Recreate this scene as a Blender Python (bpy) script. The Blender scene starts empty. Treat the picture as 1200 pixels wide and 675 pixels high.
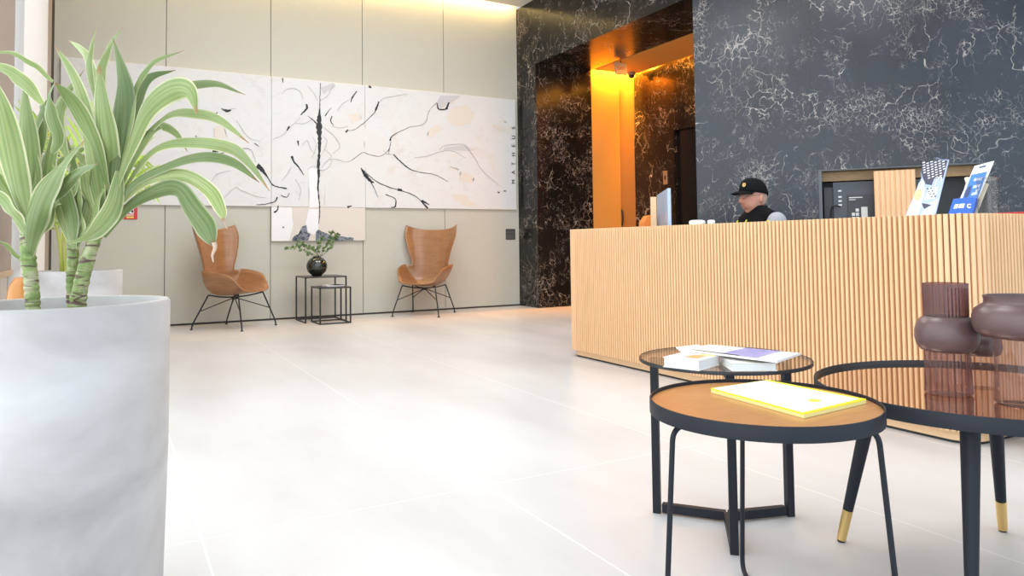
import bpy, bmesh, math, random
from mathutils import Vector, Matrix, noise
random.seed(7)
PI = math.pi
SC = bpy.context.scene
COL = SC.collection

# ------------------------------------------------------------------ camera geometry (1200 x 675)
F, PX, PY, H = 857.0, 600.0, 249.0, 0.92
A = Vector((2160-PX, 266-PY, F)).normalized()
B = Vector((128.5-PX, 291.5-PY, F)).normalized()
U = A.cross(B).normalized()
if U.y > 0: U = -U
m = (A+B).normalized(); d = (A-B); d = (d-m*d.dot(m)).normalized()
A = (m+d)/2**.5; B = (m-d)/2**.5
CAM = Vector((0, 0, H))
def r2w(v): return Vector((A.dot(v), B.dot(v), U.dot(v)))
def ray(x, y): return r2w(Vector((x-PX, y-PY, F)))
def onz(x, y, z=0.0):
    r = ray(x, y); return CAM+r*((z-H)/r.z)
def ony(x, y, Y):
    r = ray(x, y); return CAM+r*(Y/r.y)
def onx(x, y, X):
    r = ray(x, y); return CAM+r*(X/r.x)
def pd(x, y, D): return CAM+ray(x, y)*(D/F)
RIGHT, UPV, BACK = r2w(Vector((1,0,0))), r2w(Vector((0,-1,0))), r2w(Vector((0,0,-1)))
FWD = -BACK
cam_d = bpy.data.cameras.new('camera'); cam = bpy.data.objects.new('camera', cam_d); COL.objects.link(cam)
M = Matrix((RIGHT, UPV, BACK)).transposed().to_4x4(); M.translation = CAM
cam.matrix_world = M
cam_d.sensor_width = 36; cam_d.sensor_fit = 'HORIZONTAL'; cam_d.lens = F/1200*36; cam_d.shift_y = -(337.5-PY)/1200
cam_d.clip_start = .02; cam_d.clip_end = 200
SC.camera = cam
SC.view_settings.view_transform = 'Standard'; SC.view_settings.look = 'None'
SC.view_settings.gamma = 1; SC.view_settings.use_curve_mapping = False
SC.view_settings.exposure = 0.06
SC.cycles.use_denoising = True
SC.cycles.max_bounces = 10; SC.cycles.diffuse_bounces = 5; SC.cycles.glossy_bounces = 5; SC.cycles.transparent_max_bounces = 12
SC.cycles.transmission_bounces = 8
SC.cycles.sample_clamp_indirect = 6

# ------------------------------------------------------------------ materials
def mat(name, col=(.8,.8,.8), rough=.5, metal=0.0, spec=.5, **kw):
    m = bpy.data.materials.new(name); m.use_nodes = True
    b = m.node_tree.nodes['Principled BSDF']
    b.inputs['Base Color'].default_value = (*col, 1); b.inputs['Roughness'].default_value = rough
    b.inputs['Metallic'].default_value = metal; b.inputs['Specular IOR Level'].default_value = spec
    for k, v in kw.items(): b.inputs[k.replace('_', ' ')].default_value = v
    return m
class N:
    def __init__(s, m): s.t = m.node_tree; s.b = s.t.nodes['Principled BSDF']
    def n(s, typ, **kw):
        x = s.t.nodes.new(typ)
        for k, v in kw.items():
            if k.startswith('i_'):
                key = k[2:]; key = int(key) if key.isdigit() else key.replace('_', ' ')
                x.inputs[key].default_value = v
            else: setattr(x, k, v)
        return x
    def l(s, a, b): s.t.links.new(a, b)
    def co(s, kind='Object', scale=(1,1,1), rot=(0,0,0)):
        c = s.n('ShaderNodeTexCoord'); mp = s.n('ShaderNodeMapping'); mp.inputs['Scale'].default_value = scale; mp.inputs['Rotation'].default_value = rot
        s.l(c.outputs[kind], mp.inputs[0]); return mp.outputs[0]
    def noise(s, vec, scale, detail=4, rough=.5, dist=0):
        x = s.n('ShaderNodeTexNoise', i_Scale=scale, i_Detail=detail, i_Roughness=rough, i_Distortion=dist); s.l(vec, x.inputs['Vector']); return x.outputs['Fac']
    def ramp(s, fac, stops, interp='LINEAR'):
        r = s.n('ShaderNodeValToRGB'); r.color_ramp.interpolation = interp
        e = r.color_ramp.elements
        while len(e) < len(stops): e.new(.5)
        for k, (p, c) in enumerate(stops):
            e[k].position = p; e[k].color = (*c, 1) if len(c) == 3 else c
        s.l(fac, r.inputs[0]); return r.outputs['Color']
    def math(s, op, a, b=None, c=None, clamp=False):
        x = s.n('ShaderNodeMath', operation=op, use_clamp=clamp)
        for i, v in enumerate((a, b, c)):
            if v is None: continue
            if isinstance(v, (int, float)): x.inputs[i].default_value = v
            else: s.l(v, x.inputs[i])
        return x.outputs[0]
    def mix(s, fac, a, b, mode='MIX'):
        x = s.n('ShaderNodeMix', data_type='RGBA', blend_type=mode)
        for k, v in ((0, fac), (6, a), (7, b)):
            if isinstance(v, (int, float)): x.inputs[k].default_value = v
            elif isinstance(v, tuple): x.inputs[k].default_value = (*v, 1)
            else: s.l(v, x.inputs[k])
        return x.outputs[2]
    def color(s, c): s.l(c, s.b.inputs['Base Color'])
    def bump(s, h, strength=.2, dist=.01):
        b = s.n('ShaderNodeBump', i_Strength=strength, i_Distance=dist); s.l(h, b.inputs['Height']); s.l(b.outputs[0], s.b.inputs['Normal'])

def wood_mat(name, c1, c2, scale=(1, 1, 1), rough=.35, fine=22, coat=0.0):
    m = mat(name, c1, rough); g = N(m); v = g.co('Object', scale)
    a = g.noise(v, 3, 5, .6, 1.2); f = g.noise(v, fine, 3, .6)
    w = g.math('ADD', g.math('MULTIPLY', a, .65), g.math('MULTIPLY', f, .35))
    g.color(g.ramp(w, [(.3, c2), (.68, c1)]))
    g.b.inputs['Coat Weight'].default_value = coat; g.b.inputs['Coat Roughness'].default_value = .25
    return m

M_wall = mat('beige_panel', (.60, .57, .50), .55, spec=.3)
g = N(M_wall); v = g.co('Object', (1, 1, 1)); f = g.noise(g.co('Object', (60, 60, 2)), 6, 3)
g.color(g.ramp(f, [(.3, (.545, .54, .47)), (.7, (.59, .585, .51))]))
M_gap = mat('dark_gap', (.05, .045, .04), .8)
M_gapl = mat('panel_gap', (.16, .145, .12), .8)
M_white = mat('white_paint', (.82, .82, .81), .7)
M_ceil = mat('ceiling_paint', (.8, .78, .74), .7)

def marble_mat(name, spec, r0, r1, tint):
    m = mat(name, (.02, .02, .025), .34, spec=spec)
    g = N(m); base = g.co('Object')
    def warp(scale, amt, detail=4):
        wn = g.n('ShaderNodeTexNoise', i_Scale=scale, i_Detail=detail, i_Roughness=.6); g.l(base, wn.inputs['Vector'])
        c = g.n('ShaderNodeVectorMath', operation='SUBTRACT'); g.l(wn.outputs['Color'], c.inputs[0]); c.inputs[1].default_value = (.5, .5, .5)
        sub = g.n('ShaderNodeVectorMath', operation='MULTIPLY_ADD'); sub.inputs[1].default_value = (amt, amt, amt)
        g.l(c.outputs[0], sub.inputs[0]); g.l(base, sub.inputs[2]); return sub.outputs[0]
    w1, w2 = warp(1.3, .9), warp(3.0, .35)
    def mask(scale, lo, hi, off):
        mp = g.n('ShaderNodeMapping'); mp.inputs['Location'].default_value = (off, off*.7, -off); g.l(base, mp.inputs[0])
        mk = g.noise(mp.outputs[0], scale, 4, .65); r = g.n('ShaderNodeMapRange', i_1=lo, i_2=hi); r.clamp = True; g.l(mk, r.inputs[0]); return r.outputs[0]
    def cells(vec, scale, width, rot, st, mk, amp):
        mp = g.n('ShaderNodeMapping'); mp.inputs['Rotation'].default_value = rot; mp.inputs['Scale'].default_value = st; g.l(vec, mp.inputs[0])
        vo = g.n('ShaderNodeTexVoronoi', feature='DISTANCE_TO_EDGE', i_Scale=scale, i_Randomness=1.0); g.l(mp.outputs[0], vo.inputs['Vector'])
        wv = g.math('MULTIPLY', g.noise(base, scale*2.2, 2), width*2); ln = g.math('SUBTRACT', 1.0, g.math('DIVIDE', vo.outputs['Distance'], wv), clamp=True)
        return g.math('MULTIPLY', g.math('MULTIPLY', ln, mk), amp)
    def ridge(vec, scale, width, rot, st, mk, amp, det=2):
        mp = g.n('ShaderNodeMapping'); mp.inputs['Rotation'].default_value = rot; mp.inputs['Scale'].default_value = st; g.l(vec, mp.inputs[0])
        nz = g.noise(mp.outputs[0], scale, det, .5, .4); dd = g.math('ABSOLUTE', g.math('SUBTRACT', nz, .5))
        ln = g.math('SUBTRACT', 1.0, g.math('DIVIDE', dd, width), clamp=True)
        return g.math('MULTIPLY', g.math('MULTIPLY', ln, mk), amp)
    L = [cells(w1, 2.0, .010, (.3, .2, .6), (1, 1, .55), mask(1.3, .545, .63, 0), .85),
         cells(w2, 5.5, .016, (.9, .5, .1), (1, 1, .7), mask(1.9, .545, .63, 3), .8),
         cells(w2, 10, .028, (.2, 1.1, .4), (1, 1, .5), mask(1.6, .545, .63, 7), .65),
         cells(w2, 19, .050, (1.3, .2, .9), (1, 1, .7), mask(2.4, .545, .65, 11), .6),
         ridge(base, 6, .0055, (.7, .7, .2), (1, 1, .5), mask(2.6, .545, .63, 5), .7),
         ridge(w2, 13, .009, (.2, .9, .5), (1, 1, .45), mask(3.4, .545, .63, 9), .6),
         ridge(w2, 24, .014, (.8, .1, .5), (1, 1, .5), mask(2.8, .545, .63, 15), .55)]
    total = L[0]
    for x in L[1:]: total = g.math('MAXIMUM', total, x)
    cl = g.noise(base, 1.3, 5, .6)
    dark = g.mix(1.0, g.ramp(cl, [(.3, (.006, .006, .006)), (.75, (.019, .018, .018))]), tint, 'MULTIPLY')
    col = g.mix(total, dark, (.60, .55, .50)); g.color(col)
    rr = g.n('ShaderNodeMapRange', i_1=.3, i_2=.7, i_3=r0, i_4=r1); g.l(cl, rr.inputs[0]); g.l(rr.outputs[0], g.b.inputs['Roughness'])
    return m
M_marble = marble_mat('dark_marble', .24, .14, .24, (1, .95, .93)); M_marble2 = marble_mat('sky_tinted_marble', .58, .24, .34, (.9, 1.3, 2.2))  # second variant: same stone, bluish daylight sheen put into its base colour

def floor_mat():
    m = mat('pale_stone_floor', (.78, .77, .76), .33, spec=.45)
    g = N(m); v = g.co('Object', (1, .35, 1)); v2 = g.co('Object', (1.0, 1.0, 1))
    a = g.noise(v, 1.4, 4, .5); b = g.noise(g.co('Object', (1.6, .5, 1), (0, 0, .35)), 2.2, 4, .6)
    w = g.math('ADD', g.math('MULTIPLY', a, .7), g.math('MULTIPLY', b, .3))
    st = g.ramp(w, [(.36, (.55, .535, .53)), (.5, (.61, .60, .597)), (.62, (.65, .645, .645))])
    sep = g.n('ShaderNodeSeparateXYZ'); g.l(v2, sep.inputs[0])
    def grid(x, off, pitch, w):
        t = g.math('FRACT', g.math('DIVIDE', g.math('SUBTRACT', x, off-50*pitch), pitch))
        t = g.math('ABSOLUTE', g.math('SUBTRACT', t, .5))
        return g.math('GREATER_THAN', t, .5-w/pitch)
    jx = grid(sep.outputs[0], .263, 1.0025, .0035)
    jy = grid(sep.outputs[1], 2.535, 9.0, .0028)
    j = g.math('MAXIMUM', jx, jy)
    col = g.mix(j, st, (.75, .745, .74))
    g.color(col)
    return m
M_floor = floor_mat()

M_chairwood = wood_mat('walnut_veneer', (.37, .185, .08), (.255, .11, .042), (1.2, 1.2, 9), .30, 18, .25)
M_blackmetal = mat('black_metal', (.012, .012, .014), .42, spec=.5)
M_tablemetal = mat('charcoal_metal', (.011, .0135, .020), .5, spec=.3)
M_oak = wood_mat('oak_slat', (.86, .57, .32), (.74, .45, .235), (14, 14, .8), .45, 16)
M_oakplinth = wood_mat('oak_plinth', (.84, .58, .34), (.76, .49, .27), (3, 3, 14), .45, 12)
M_groove = mat('oak_groove', (.19, .075, .028), .6)
M_traywood = wood_mat('tray_veneer', (.50, .235, .085), (.40, .17, .055), (2, 9, 2), .32, 14, .2)
M_brass = mat('brass', (.80, .56, .22), .3, metal=1.0)
M_black = mat('black_plastic', (.012, .012, .014), .4)
M_concrete = mat('polished_concrete', (.62, .60, .60), .38, spec=.45)
g = N(M_concrete); a = g.noise(g.co('Object', (1.2, 1.2, 2.2)), 1.7, 6, .55, .5)
g.color(g.ramp(a, [(.34, (.37, .35, .345)), (.5, (.485, .468, .462)), (.64, (.57, .555, .55))]))
M_soil = mat('soil', (.10, .07, .05), .95)
M_canvas = mat('painted_canvas', (.80, .79, .77), .65, spec=.3)
g = N(M_canvas); v = g.co('Object', (1, 1, 1.2)); a = g.noise(v, 1.5, 4, .55, 1.5); b = g.noise(v, 5, 3, .6, 2.0)
c1 = g.ramp(a, [(.34, (.74, .735, .73)), (.44, (.74, .75, .75)), (.60, (.75, .755, .75)), (.70, (.73, .71, .67))])
c2 = g.ramp(b, [(.34, (.94, .94, .94)), (.42, (1, 1, 1)), (.62, (1, 1, 1)), (.70, (.97, .955, .93))])
g.color(g.mix(1.0, c1, c2, 'MULTIPLY'))
M_canvas2 = mat('cream_canvas', (.72, .67, .60), .65)
M_edge = mat('canvas_edge', (.75, .73, .70), .6)
M_ink = mat('black_paint', (.012, .012, .014), .5)
M_pgrey = mat('grey_paint', (.60, .60, .61), .6)
M_plgrey = mat('pale_grey_paint', (.735, .73, .72), .6)
M_pbeige = mat('beige_paint', (.75, .70, .62), .6)
M_pblue = mat('slate_blue_paint', (.12, .14, .18), .5)
g = N(M_pblue); a = g.noise(g.co('Object'), 14, 4, .7, 2); g.color(g.ramp(a, [(.4, (.035, .042, .06)), (.6, (.27, .30, .35))]))
M_pwhite = mat('white_art_paint', (.86, .86, .87), .6)
M_hair = mat('thin_line_paint', (.33, .32, .31), .6)

# ------------------------------------------------------------------ mesh helpers
def link(name, bm, m=None, parent=None, smooth=False, bevel=0.0, segs=2, angle=40):
    me = bpy.data.meshes.new(name); bmesh.ops.recalc_face_normals(bm, faces=bm.faces) if len(bm.faces) else None
    bm.to_mesh(me); bm.free()
    o = bpy.data.objects.new(name, me); COL.objects.link(o)
    if m is not None:
        for q in (m if isinstance(m, (list, tuple)) else [m]): me.materials.append(q)
    if smooth:
        for p in me.polygons: p.use_smooth = True
        md = o.modifiers.new('edges', 'EDGE_SPLIT'); md.split_angle = math.radians(angle)
    if bevel:
        b = o.modifiers.new('bevel', 'BEVEL'); b.width = bevel; b.segments = segs; b.limit_method = 'ANGLE'; b.angle_limit = math.radians(35)
    if parent is not None: o.parent = parent
    return o
def thing(name, label, cat, loc=(0, 0, 0), rotz=0.0, group=None):
    o = bpy.data.objects.new(name, None); COL.objects.link(o); o.empty_display_size = .05
    o.location = loc; o.rotation_euler = (0, 0, rotz); o['label'] = label; o['category'] = cat
    if group: o['group'] = group
    return o
def tag(o, label, cat, group=None):
    o['label'] = label; o['category'] = cat
    if group: o['group'] = group
    return o
def struct(o): o['kind'] = 'structure'; return o
def box(bm, lo, hi, mi=0):
    vs = [bm.verts.new((x, y, z)) for x in (lo[0], hi[0]) for y in (lo[1], hi[1]) for z in (lo[2], hi[2])]
    for f in ((0, 1, 3, 2), (4, 6, 7, 5), (0, 4, 5, 1), (2, 3, 7, 6), (0, 2, 6, 4), (1, 5, 7, 3)):
        fc = bm.faces.new([vs[i] for i in f]); fc.material_index = mi
    return vs
def obox(bm, c, X, Y, Z, mi=0):
    c, X, Y, Z = map(Vector, (c, X, Y, Z)); vs = [bm.verts.new(c+X*a+Y*b_+Z*e) for a in (-1, 1) for b_ in (-1, 1) for e in (-1, 1)]
    for f in ((0, 1, 3, 2), (4, 6, 7, 5), (0, 4, 5, 1), (2, 3, 7, 6), (0, 2, 6, 4), (1, 5, 7, 3)):
        bm.faces.new([vs[i] for i in f]).material_index = mi
def prism(bm, pts, z0, z1, mi=0):
    lo = [bm.verts.new((p[0], p[1], z0)) for p in pts]; hi = [bm.verts.new((p[0], p[1], z1)) for p in pts]; n = len(pts)
    bm.faces.new(hi).material_index = mi; bm.faces.new(lo[::-1]).material_index = mi
    for i in range(n): bm.faces.new((lo[i], lo[(i+1) % n], hi[(i+1) % n], hi[i])).material_index = mi
def slab(bm, pts, off, mi=0):            # 3-D polygon given a thickness vector
    off = Vector(off); a = [bm.verts.new(Vector(p)) for p in pts]; b = [bm.verts.new(Vector(p)+off) for p in pts]; n = len(pts)
    bm.faces.new(a).material_index = mi; bm.faces.new(b[::-1]).material_index = mi
    for i in range(n): bm.faces.new((a[i], b[i], b[(i+1) % n], a[(i+1) % n])).material_index = mi
def tube(bm, pts, r, n=10, mi=0, cap=True):
    pts = [Vector(p) for p in pts]; rs = r if isinstance(r, (list, tuple)) else [r]*len(pts)
    rings = []; up = None
    for i, p in enumerate(pts):
        t = (pts[min(i+1, len(pts)-1)]-pts[max(i-1, 0)]).normalized()
        if up is None: up = t.orthogonal().normalized()
        up = (up-t*up.dot(t)); up = up.normalized() if up.length > 1e-6 else t.orthogonal().normalized()
        s = t.cross(up)
        rings.append([bm.verts.new(p+(up*math.cos(2*PI*k/n)+s*math.sin(2*PI*k/n))*rs[i]) for k in range(n)])
    for a, b in zip(rings, rings[1:]):
        for k in range(n): bm.faces.new((a[k], a[(k+1) % n], b[(k+1) % n], b[k])).material_index = mi
    if cap: bm.faces.new(rings[0][::-1]).material_index = mi; bm.faces.new(rings[-1]).material_index = mi
def lathe(bm, prof, n=64, c=(0, 0, 0), mi=0, flute=0.0, fn=0):
    c = Vector(c); rings = []
    for r, z in prof:
        if r < 1e-6: rings.append([bm.verts.new(c+Vector((0, 0, z)))])
        else:
            rings.append([bm.verts.new(c+Vector(((r*(1+flute*math.cos(fn*2*PI*k/n)))*math.cos(2*PI*k/n), (r*(1+flute*math.cos(fn*2*PI*k/n)))*math.sin(2*PI*k/n), z))) for k in range(n)])
    for a, b in zip(rings, rings[1:]):
        if len(a) == 1 and len(b) == 1: continue
        for k in range(n):
            k2 = (k+1) % n
            if len(a) == 1: f = (a[0], b[k2], b[k])
            elif len(b) == 1: f = (a[k], a[k2], b[0])
            else: f = (a[k], a[k2], b[k2], b[k])
            bm.faces.new(f).material_index = mi
def spline(pts, n=8):
    pts = [Vector(p) for p in pts]; out = []
    P = [pts[0]*2-pts[1]]+pts+[pts[-1]*2-pts[-2]]
    for i in range(1, len(P)-2):
        for k in range(n):
            t = k/n; a, b, c, d = P[i-1], P[i], P[i+1], P[i+2]
            out.append(.5*((2*b)+(c-a)*t+(2*a-5*b+4*c-d)*t*t+(3*b-a-3*c+d)*t**3))
    out.append(pts[-1]); return out
def B_(): return bmesh.new()
def fillet(pts, r, n=6):                 # round the inner corners of a 3-D polyline
    pts = [Vector(p) for p in pts]; out = [pts[0]]
    for a, b, c in zip(pts, pts[1:], pts[2:]):
        d1 = (a-b); d2 = (c-b); rr = min(r, d1.length*.49, d2.length*.49)
        p, q = b+d1.normalized()*rr, b+d2.normalized()*rr
        for k in range(n+1):
            t = k/n; out.append(p*(1-t)**2+b*2*t*(1-t)+q*t*t)
    out.append(pts[-1]); return out
def copy_tree(root, loc, rotz, label, group=None):
    r = root.copy(); COL.objects.link(r); r.location = loc; r.rotation_euler = (0, 0, rotz); r['label'] = label
    if group: r['group'] = group
    for ch in [o for o in bpy.data.objects if o.parent == root]:
        c = ch.copy(); COL.objects.link(c); c.parent = r
        for gch in [o for o in bpy.data.objects if o.parent == ch]:
            q = gch.copy(); COL.objects.link(q); q.parent = c
    return r

# ------------------------------------------------------------------ room shell
WY = 9.536; MX = 5.364; OY = 8.985; JX = 6.33; LX = 7.144; CZ = 4.46; GX = -.57
AW0 = Vector((5.364, 5.741, 0)); AD = Vector((.607, -.795, 0)).normalized(); AN = Vector((AD.y*-1, AD.x, 0)); AN = Vector((.795, .607, 0)).normalized()
bm = B_(); box(bm, (GX-.15, -3.2, -.12), (10.5, 10.2, 0)); struct(link('floor', bm, M_floor))
bm = B_(); box(bm, (GX-.15, -3.2, CZ), (9.5, WY-.14, CZ+.15)); box(bm, (GX-.15, WY-.14, CZ+.16), (9.5, WY+.2, CZ+.3)); struct(link('ceiling', bm, M_ceil))
# beige panelled wall
bm = B_(); box(bm, (GX-.15, WY+.02, 0), (MX, WY+.16, CZ+.16), 1)
edges = [GX, .568, 1.772, 2.967, 4.158, MX]
for a, b in zip(edges, edges[1:]): box(bm, (a+.004, WY, .022), (b-.004, WY+.03, CZ+.16), 0)
struct(link('wall_left', bm, [M_wall, M_gapl]))
bm = B_(); box(bm, (GX, WY+.008, 0), (MX, WY+.019, .021)); struct(link('baseboard_left', bm, M_gap))
# marble front with the opening
bm = B_(); box(bm, (MX, OY, 0), (JX, WY+.16, CZ)); box(bm, (MX, 5.741, 3.51), (JX, OY, CZ)); struct(link('wall_marble', bm, M_marble))
# angled marble wall with the recess
R0, R1, RZ0, RZ1, RD = 1.171, 2.60, .90, 1.603, .36
def aw(s, o, z): return AW0+AD*s+AN*o+Vector((0, 0, z))
def awbox(bm, s0, s1, o0, o1, z0, z1, mi=0):
    lo = [aw(s0, o0, 0), aw(s1, o0, 0), aw(s1, o1, 0), aw(s0, o1, 0)]; prism(bm, lo, z0, z1, mi)
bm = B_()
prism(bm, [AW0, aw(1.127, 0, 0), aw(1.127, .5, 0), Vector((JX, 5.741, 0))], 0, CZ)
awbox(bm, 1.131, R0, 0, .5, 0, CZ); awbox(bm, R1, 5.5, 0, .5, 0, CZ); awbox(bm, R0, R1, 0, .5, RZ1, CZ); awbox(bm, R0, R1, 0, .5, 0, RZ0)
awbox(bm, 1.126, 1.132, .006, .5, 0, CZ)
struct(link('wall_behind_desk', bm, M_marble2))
# lift lobby beyond the opening
M_lobby = mat('lobby_panel', (.56, .32, .09), .5, spec=.2)
bm = B_(); box(bm, (JX, OY, 0), (6.85, OY+.2, 3.75)); box(bm, (6.85, OY+.02, 0), (LX+.2, OY+.2, 3.75), 1); struct(link('wall_lobby_left', bm, [M_lobby, mat('lobby_door_panel', (.40, .22, .08), .5)]))
bm = B_(); box(bm, (LX, 6.2, 2.53), (LX+.2, OY, 3.75)); box(bm, (LX, 8.10, 0), (LX+.2, OY+.02, 2.53)); box(bm, (LX, 6.2, 0), (LX+.2, 7.0, 2.53)); struct(link('wall_lobby_back', bm, M_marble))
bm = B_(); box(bm, (JX, 6.2, 3.505), (LX-.09, OY-.09, 3.55)); box(bm, (JX, 6.2, 3.74), (LX+.2, OY+.2, 3.8)); struct(link('ceiling_lobby', bm, M_lobby))
bm = B_(); box(bm, (LX+.06, 7.0, 0), (LX+.1, 8.1, 2.53)); struct(link('door_1', bm, mat('black_lacquer', (.004, .004, .005), .25)))
bm = B_(); box(bm, (JX, 6.0, 0), (LX+.2, 6.2, 3.8)); struct(link('wall_lobby_right', bm, M_lobby))
# hidden closing walls and glazing
M_frame = mat('bronze_frame', (.36, .29, .235), .45)
M_sill = wood_mat('sill_wood', (.62, .42, .25), (.5, .33, .18), (3, 3, 3))
def thin_glass(name, tint=(1, 1, 1), body=None, fac=.4):
    m = bpy.data.materials.new(name); m.use_nodes = True; t = m.node_tree; t.nodes.clear(); ad = t.nodes.new; ln = t.links.new
    o = ad('ShaderNodeOutputMaterial'); mx = ad('ShaderNodeMixShader'); tr = ad('ShaderNodeBsdfTransparent'); gl = ad('ShaderNodeBsdfGlossy'); gl.inputs['Roughness'].default_value = .02
    fr = ad('ShaderNodeFresnel'); ge = ad('ShaderNodeNewGeometry'); mr = ad('ShaderNodeMapRange'); mr.inputs[3].default_value = 1.45; mr.inputs[4].default_value = 1/1.45
    ln(ge.outputs['Backfacing'], mr.inputs[0]); ln(mr.outputs[0], fr.inputs[0]); tr.inputs[0].default_value = (*tint, 1); base = tr.outputs[0]
    if body:
        df = ad('ShaderNodeBsdfDiffuse'); df.inputs[0].default_value = (*body, 1); tl = ad('ShaderNodeBsdfTranslucent'); tl.inputs[0].default_value = (*body, 1); m1 = ad('ShaderNodeMixShader'); m2 = ad('ShaderNodeMixShader')
        m1.inputs[0].default_value = .5; m2.inputs[0].default_value = fac; ln(df.outputs[0], m1.inputs[1]); ln(tl.outputs[0], m1.inputs[2]); ln(base, m2.inputs[1]); ln(m1.outputs[0], m2.inputs[2]); base = m2.outputs[0]
    ln(fr.outputs[0], mx.inputs[0]); ln(base, mx.inputs[1]); ln(gl.outputs[0], mx.inputs[2]); ln(mx.outputs[0], o.inputs[0]); return m
M_pane = thin_glass('window_glass', (.96, .97, .97))
# glazed side: bays along x = GX
bm = B_(); box(bm, (GX-.15, 6.08, 0), (GX+.03, 8.22, CZ)); struct(link('wall_column', bm, M_white))
bm = B_(); box(bm, (GX-.15, 8.22, 0), (GX, 9.20, CZ)); struct(link('trim_1', bm, M_frame))
bm = B_(); box(bm, (GX-.15, 9.20, 0), (GX-.03, WY, CZ)); struct(link('trim_2', bm, mat('taupe_panel', (.33, .29, .25), .5)))
bays = [(-3.0, -.9), (-.9, 1.3), (1.3, 3.5), (3.5, 5.0), (5.0, 6.08)]
for i, (a, b) in enumerate(bays):
    t = bpy.data.objects.new('window_%d' % (i+1), None); COL.objects.link(t); struct(t)
    bm = B_()
    for y0, y1, z0, z1 in ((a, a+.06, 0, CZ), (b-.06, b, 0, CZ), (a+.06, b-.06, 0, .08), (a+.06, b-.06, CZ-.08, CZ)): box(bm, (GX-.12, y0, z0), (GX-.04, y1, z1))
    link('window_frame', bm, M_frame, t)
    bm = B_(); box(bm, (GX-.085, a+.06, .08), (GX-.075, b-.06, CZ-.08)); link('window_pane', bm, M_pane, t)
M_blind = bpy.data.materials.new('blind_fabric'); M_blind.use_nodes = True
t = M_blind.node_tree; bs = t.nodes['Principled BSDF']; bs.inputs['Base Color'].default_value = (.42, .35, .30, 1); bs.inputs['Roughness'].default_value = .8
tl = t.nodes.new('ShaderNodeBsdfTranslucent'); tl.inputs[0].default_value = (.35, .27, .22, 1); mx = t.nodes.new('ShaderNodeMixShader'); mx.inputs[0].default_value = .18
t.links.new(bs.outputs[0], mx.inputs[1]); t.links.new(tl.outputs[0], mx.inputs[2]); t.links.new(mx.outputs[0], t.nodes['Material Output'].inputs[0])
bl = thing('roller_blind', 'brown fabric roller blind with a wooden bottom bar at the left window', 'blind', (GX-.02, 5.54, CZ))
bm = B_(); box(bm, (-.004, -.5, .785-CZ), (0, .5, -.06)); link('blind_fabric', bm, M_blind, bl)
bm = B_(); box(bm, (-.018, -.5, .748-CZ), (.012, .5, .785-CZ)); link('bottom_bar', bm, M_sill, bl, bevel=.004)
bm = B_(); tube(bm, [(0, -.5, -.035), (0, .5, -.035)], .03, 16); link('roller', bm, M_frame, bl, smooth=True)
# glazed front behind the camera
t = bpy.data.objects.new('window_6', None); COL.objects.link(t); struct(t)
bm = B_()
for x in [GX-.05+k*1.65 for k in range(6)]: box(bm, (x-.04, -3.14, 0), (x+.04, -3.02, CZ))
box(bm, (GX, -3.14, 0), (9, -3.02, .08)); box(bm, (GX, -3.14, CZ-.1), (9, -3.02, CZ)); link('window_frame', bm, M_frame, t)
bm = B_(); box(bm, (9.2, -3.2, 0), (9.35, 10.2, CZ)); struct(link('wall_right', bm, M_wall))

# ------------------------------------------------------------------ lights
def area(name, loc, rot, sx, sy, power, col, spread=PI):
    l = bpy.data.lights.new(name, 'AREA'); l.shape = 'RECTANGLE'; l.size = sx; l.size_y = sy; l.energy = power; l.color = col; l.spread = spread
    o = bpy.data.objects.new(name, l); COL.objects.link(o); o.location = loc; o.rotation_euler = rot; return o
area('daylight_side', (GX-.45, 1.5, 2.3), (0, -PI/2, 0), 4.4, 9.0, 305, (.90, .955, 1.0))
area('daylight_front', (3.6, -3.35, 2.3), (PI/2, 0, 0), 8.2, 4.2, 195, (.66, .82, 1.0))
area('cove_light_wall', (2.4, WY-.075, CZ+.12), (0, 0, 0), 5.8, .05, 50, (1.0, .70, .30))
area('lobby_cove_left', (6.74, OY-.05, 3.66), (0, 0, 0), .74, .05, 170, (1.0, .36, .02))
area('lobby_cove_back', (LX-.045, 7.6, 3.66), (0, 0, 0), .05, 2.6, 70, (1.0, .36, .02))
area('lobby_ambient', (6.75, 7.2, 3.49), (0, 0, 0), .5, 1.6, 44, (1.0, .37, .03))
# fill lights added under the hall ceiling to lift the far area
for i, (x, y) in enumerate([(1.6, 6.6), (3.6, 6.6), (1.6, 2.8), (4.6, 2.8)]):
    area('ceiling_fill_light', (x, y, CZ-.03), (0, 0, 0), 1.4, 1.4, 60, (1.0, .985, .97))
W = bpy.data.worlds.new('world'); SC.world = W; W.use_nodes = True
W.node_tree.nodes['Background'].inputs[0].default_value = (.86, .93, 1.0, 1); W.node_tree.nodes['Background'].inputs[1].default_value = .8

# ------------------------------------------------------------------ reception desk
desk = thing('reception_desk', 'long curved reception desk clad in vertical ribbed light oak slats', 'reception desk', (3.30, 3.6, 0))
def D(x, y): return (x-3.30, y-3.6)
DH = 1.03
def arc(cx, cy, r, a0, a1, n): return [(cx+r*math.cos(a0+(a1-a0)*k/n), cy+r*math.sin(a0+(a1-a0)*k/n)) for k in range(n+1)]
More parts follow.
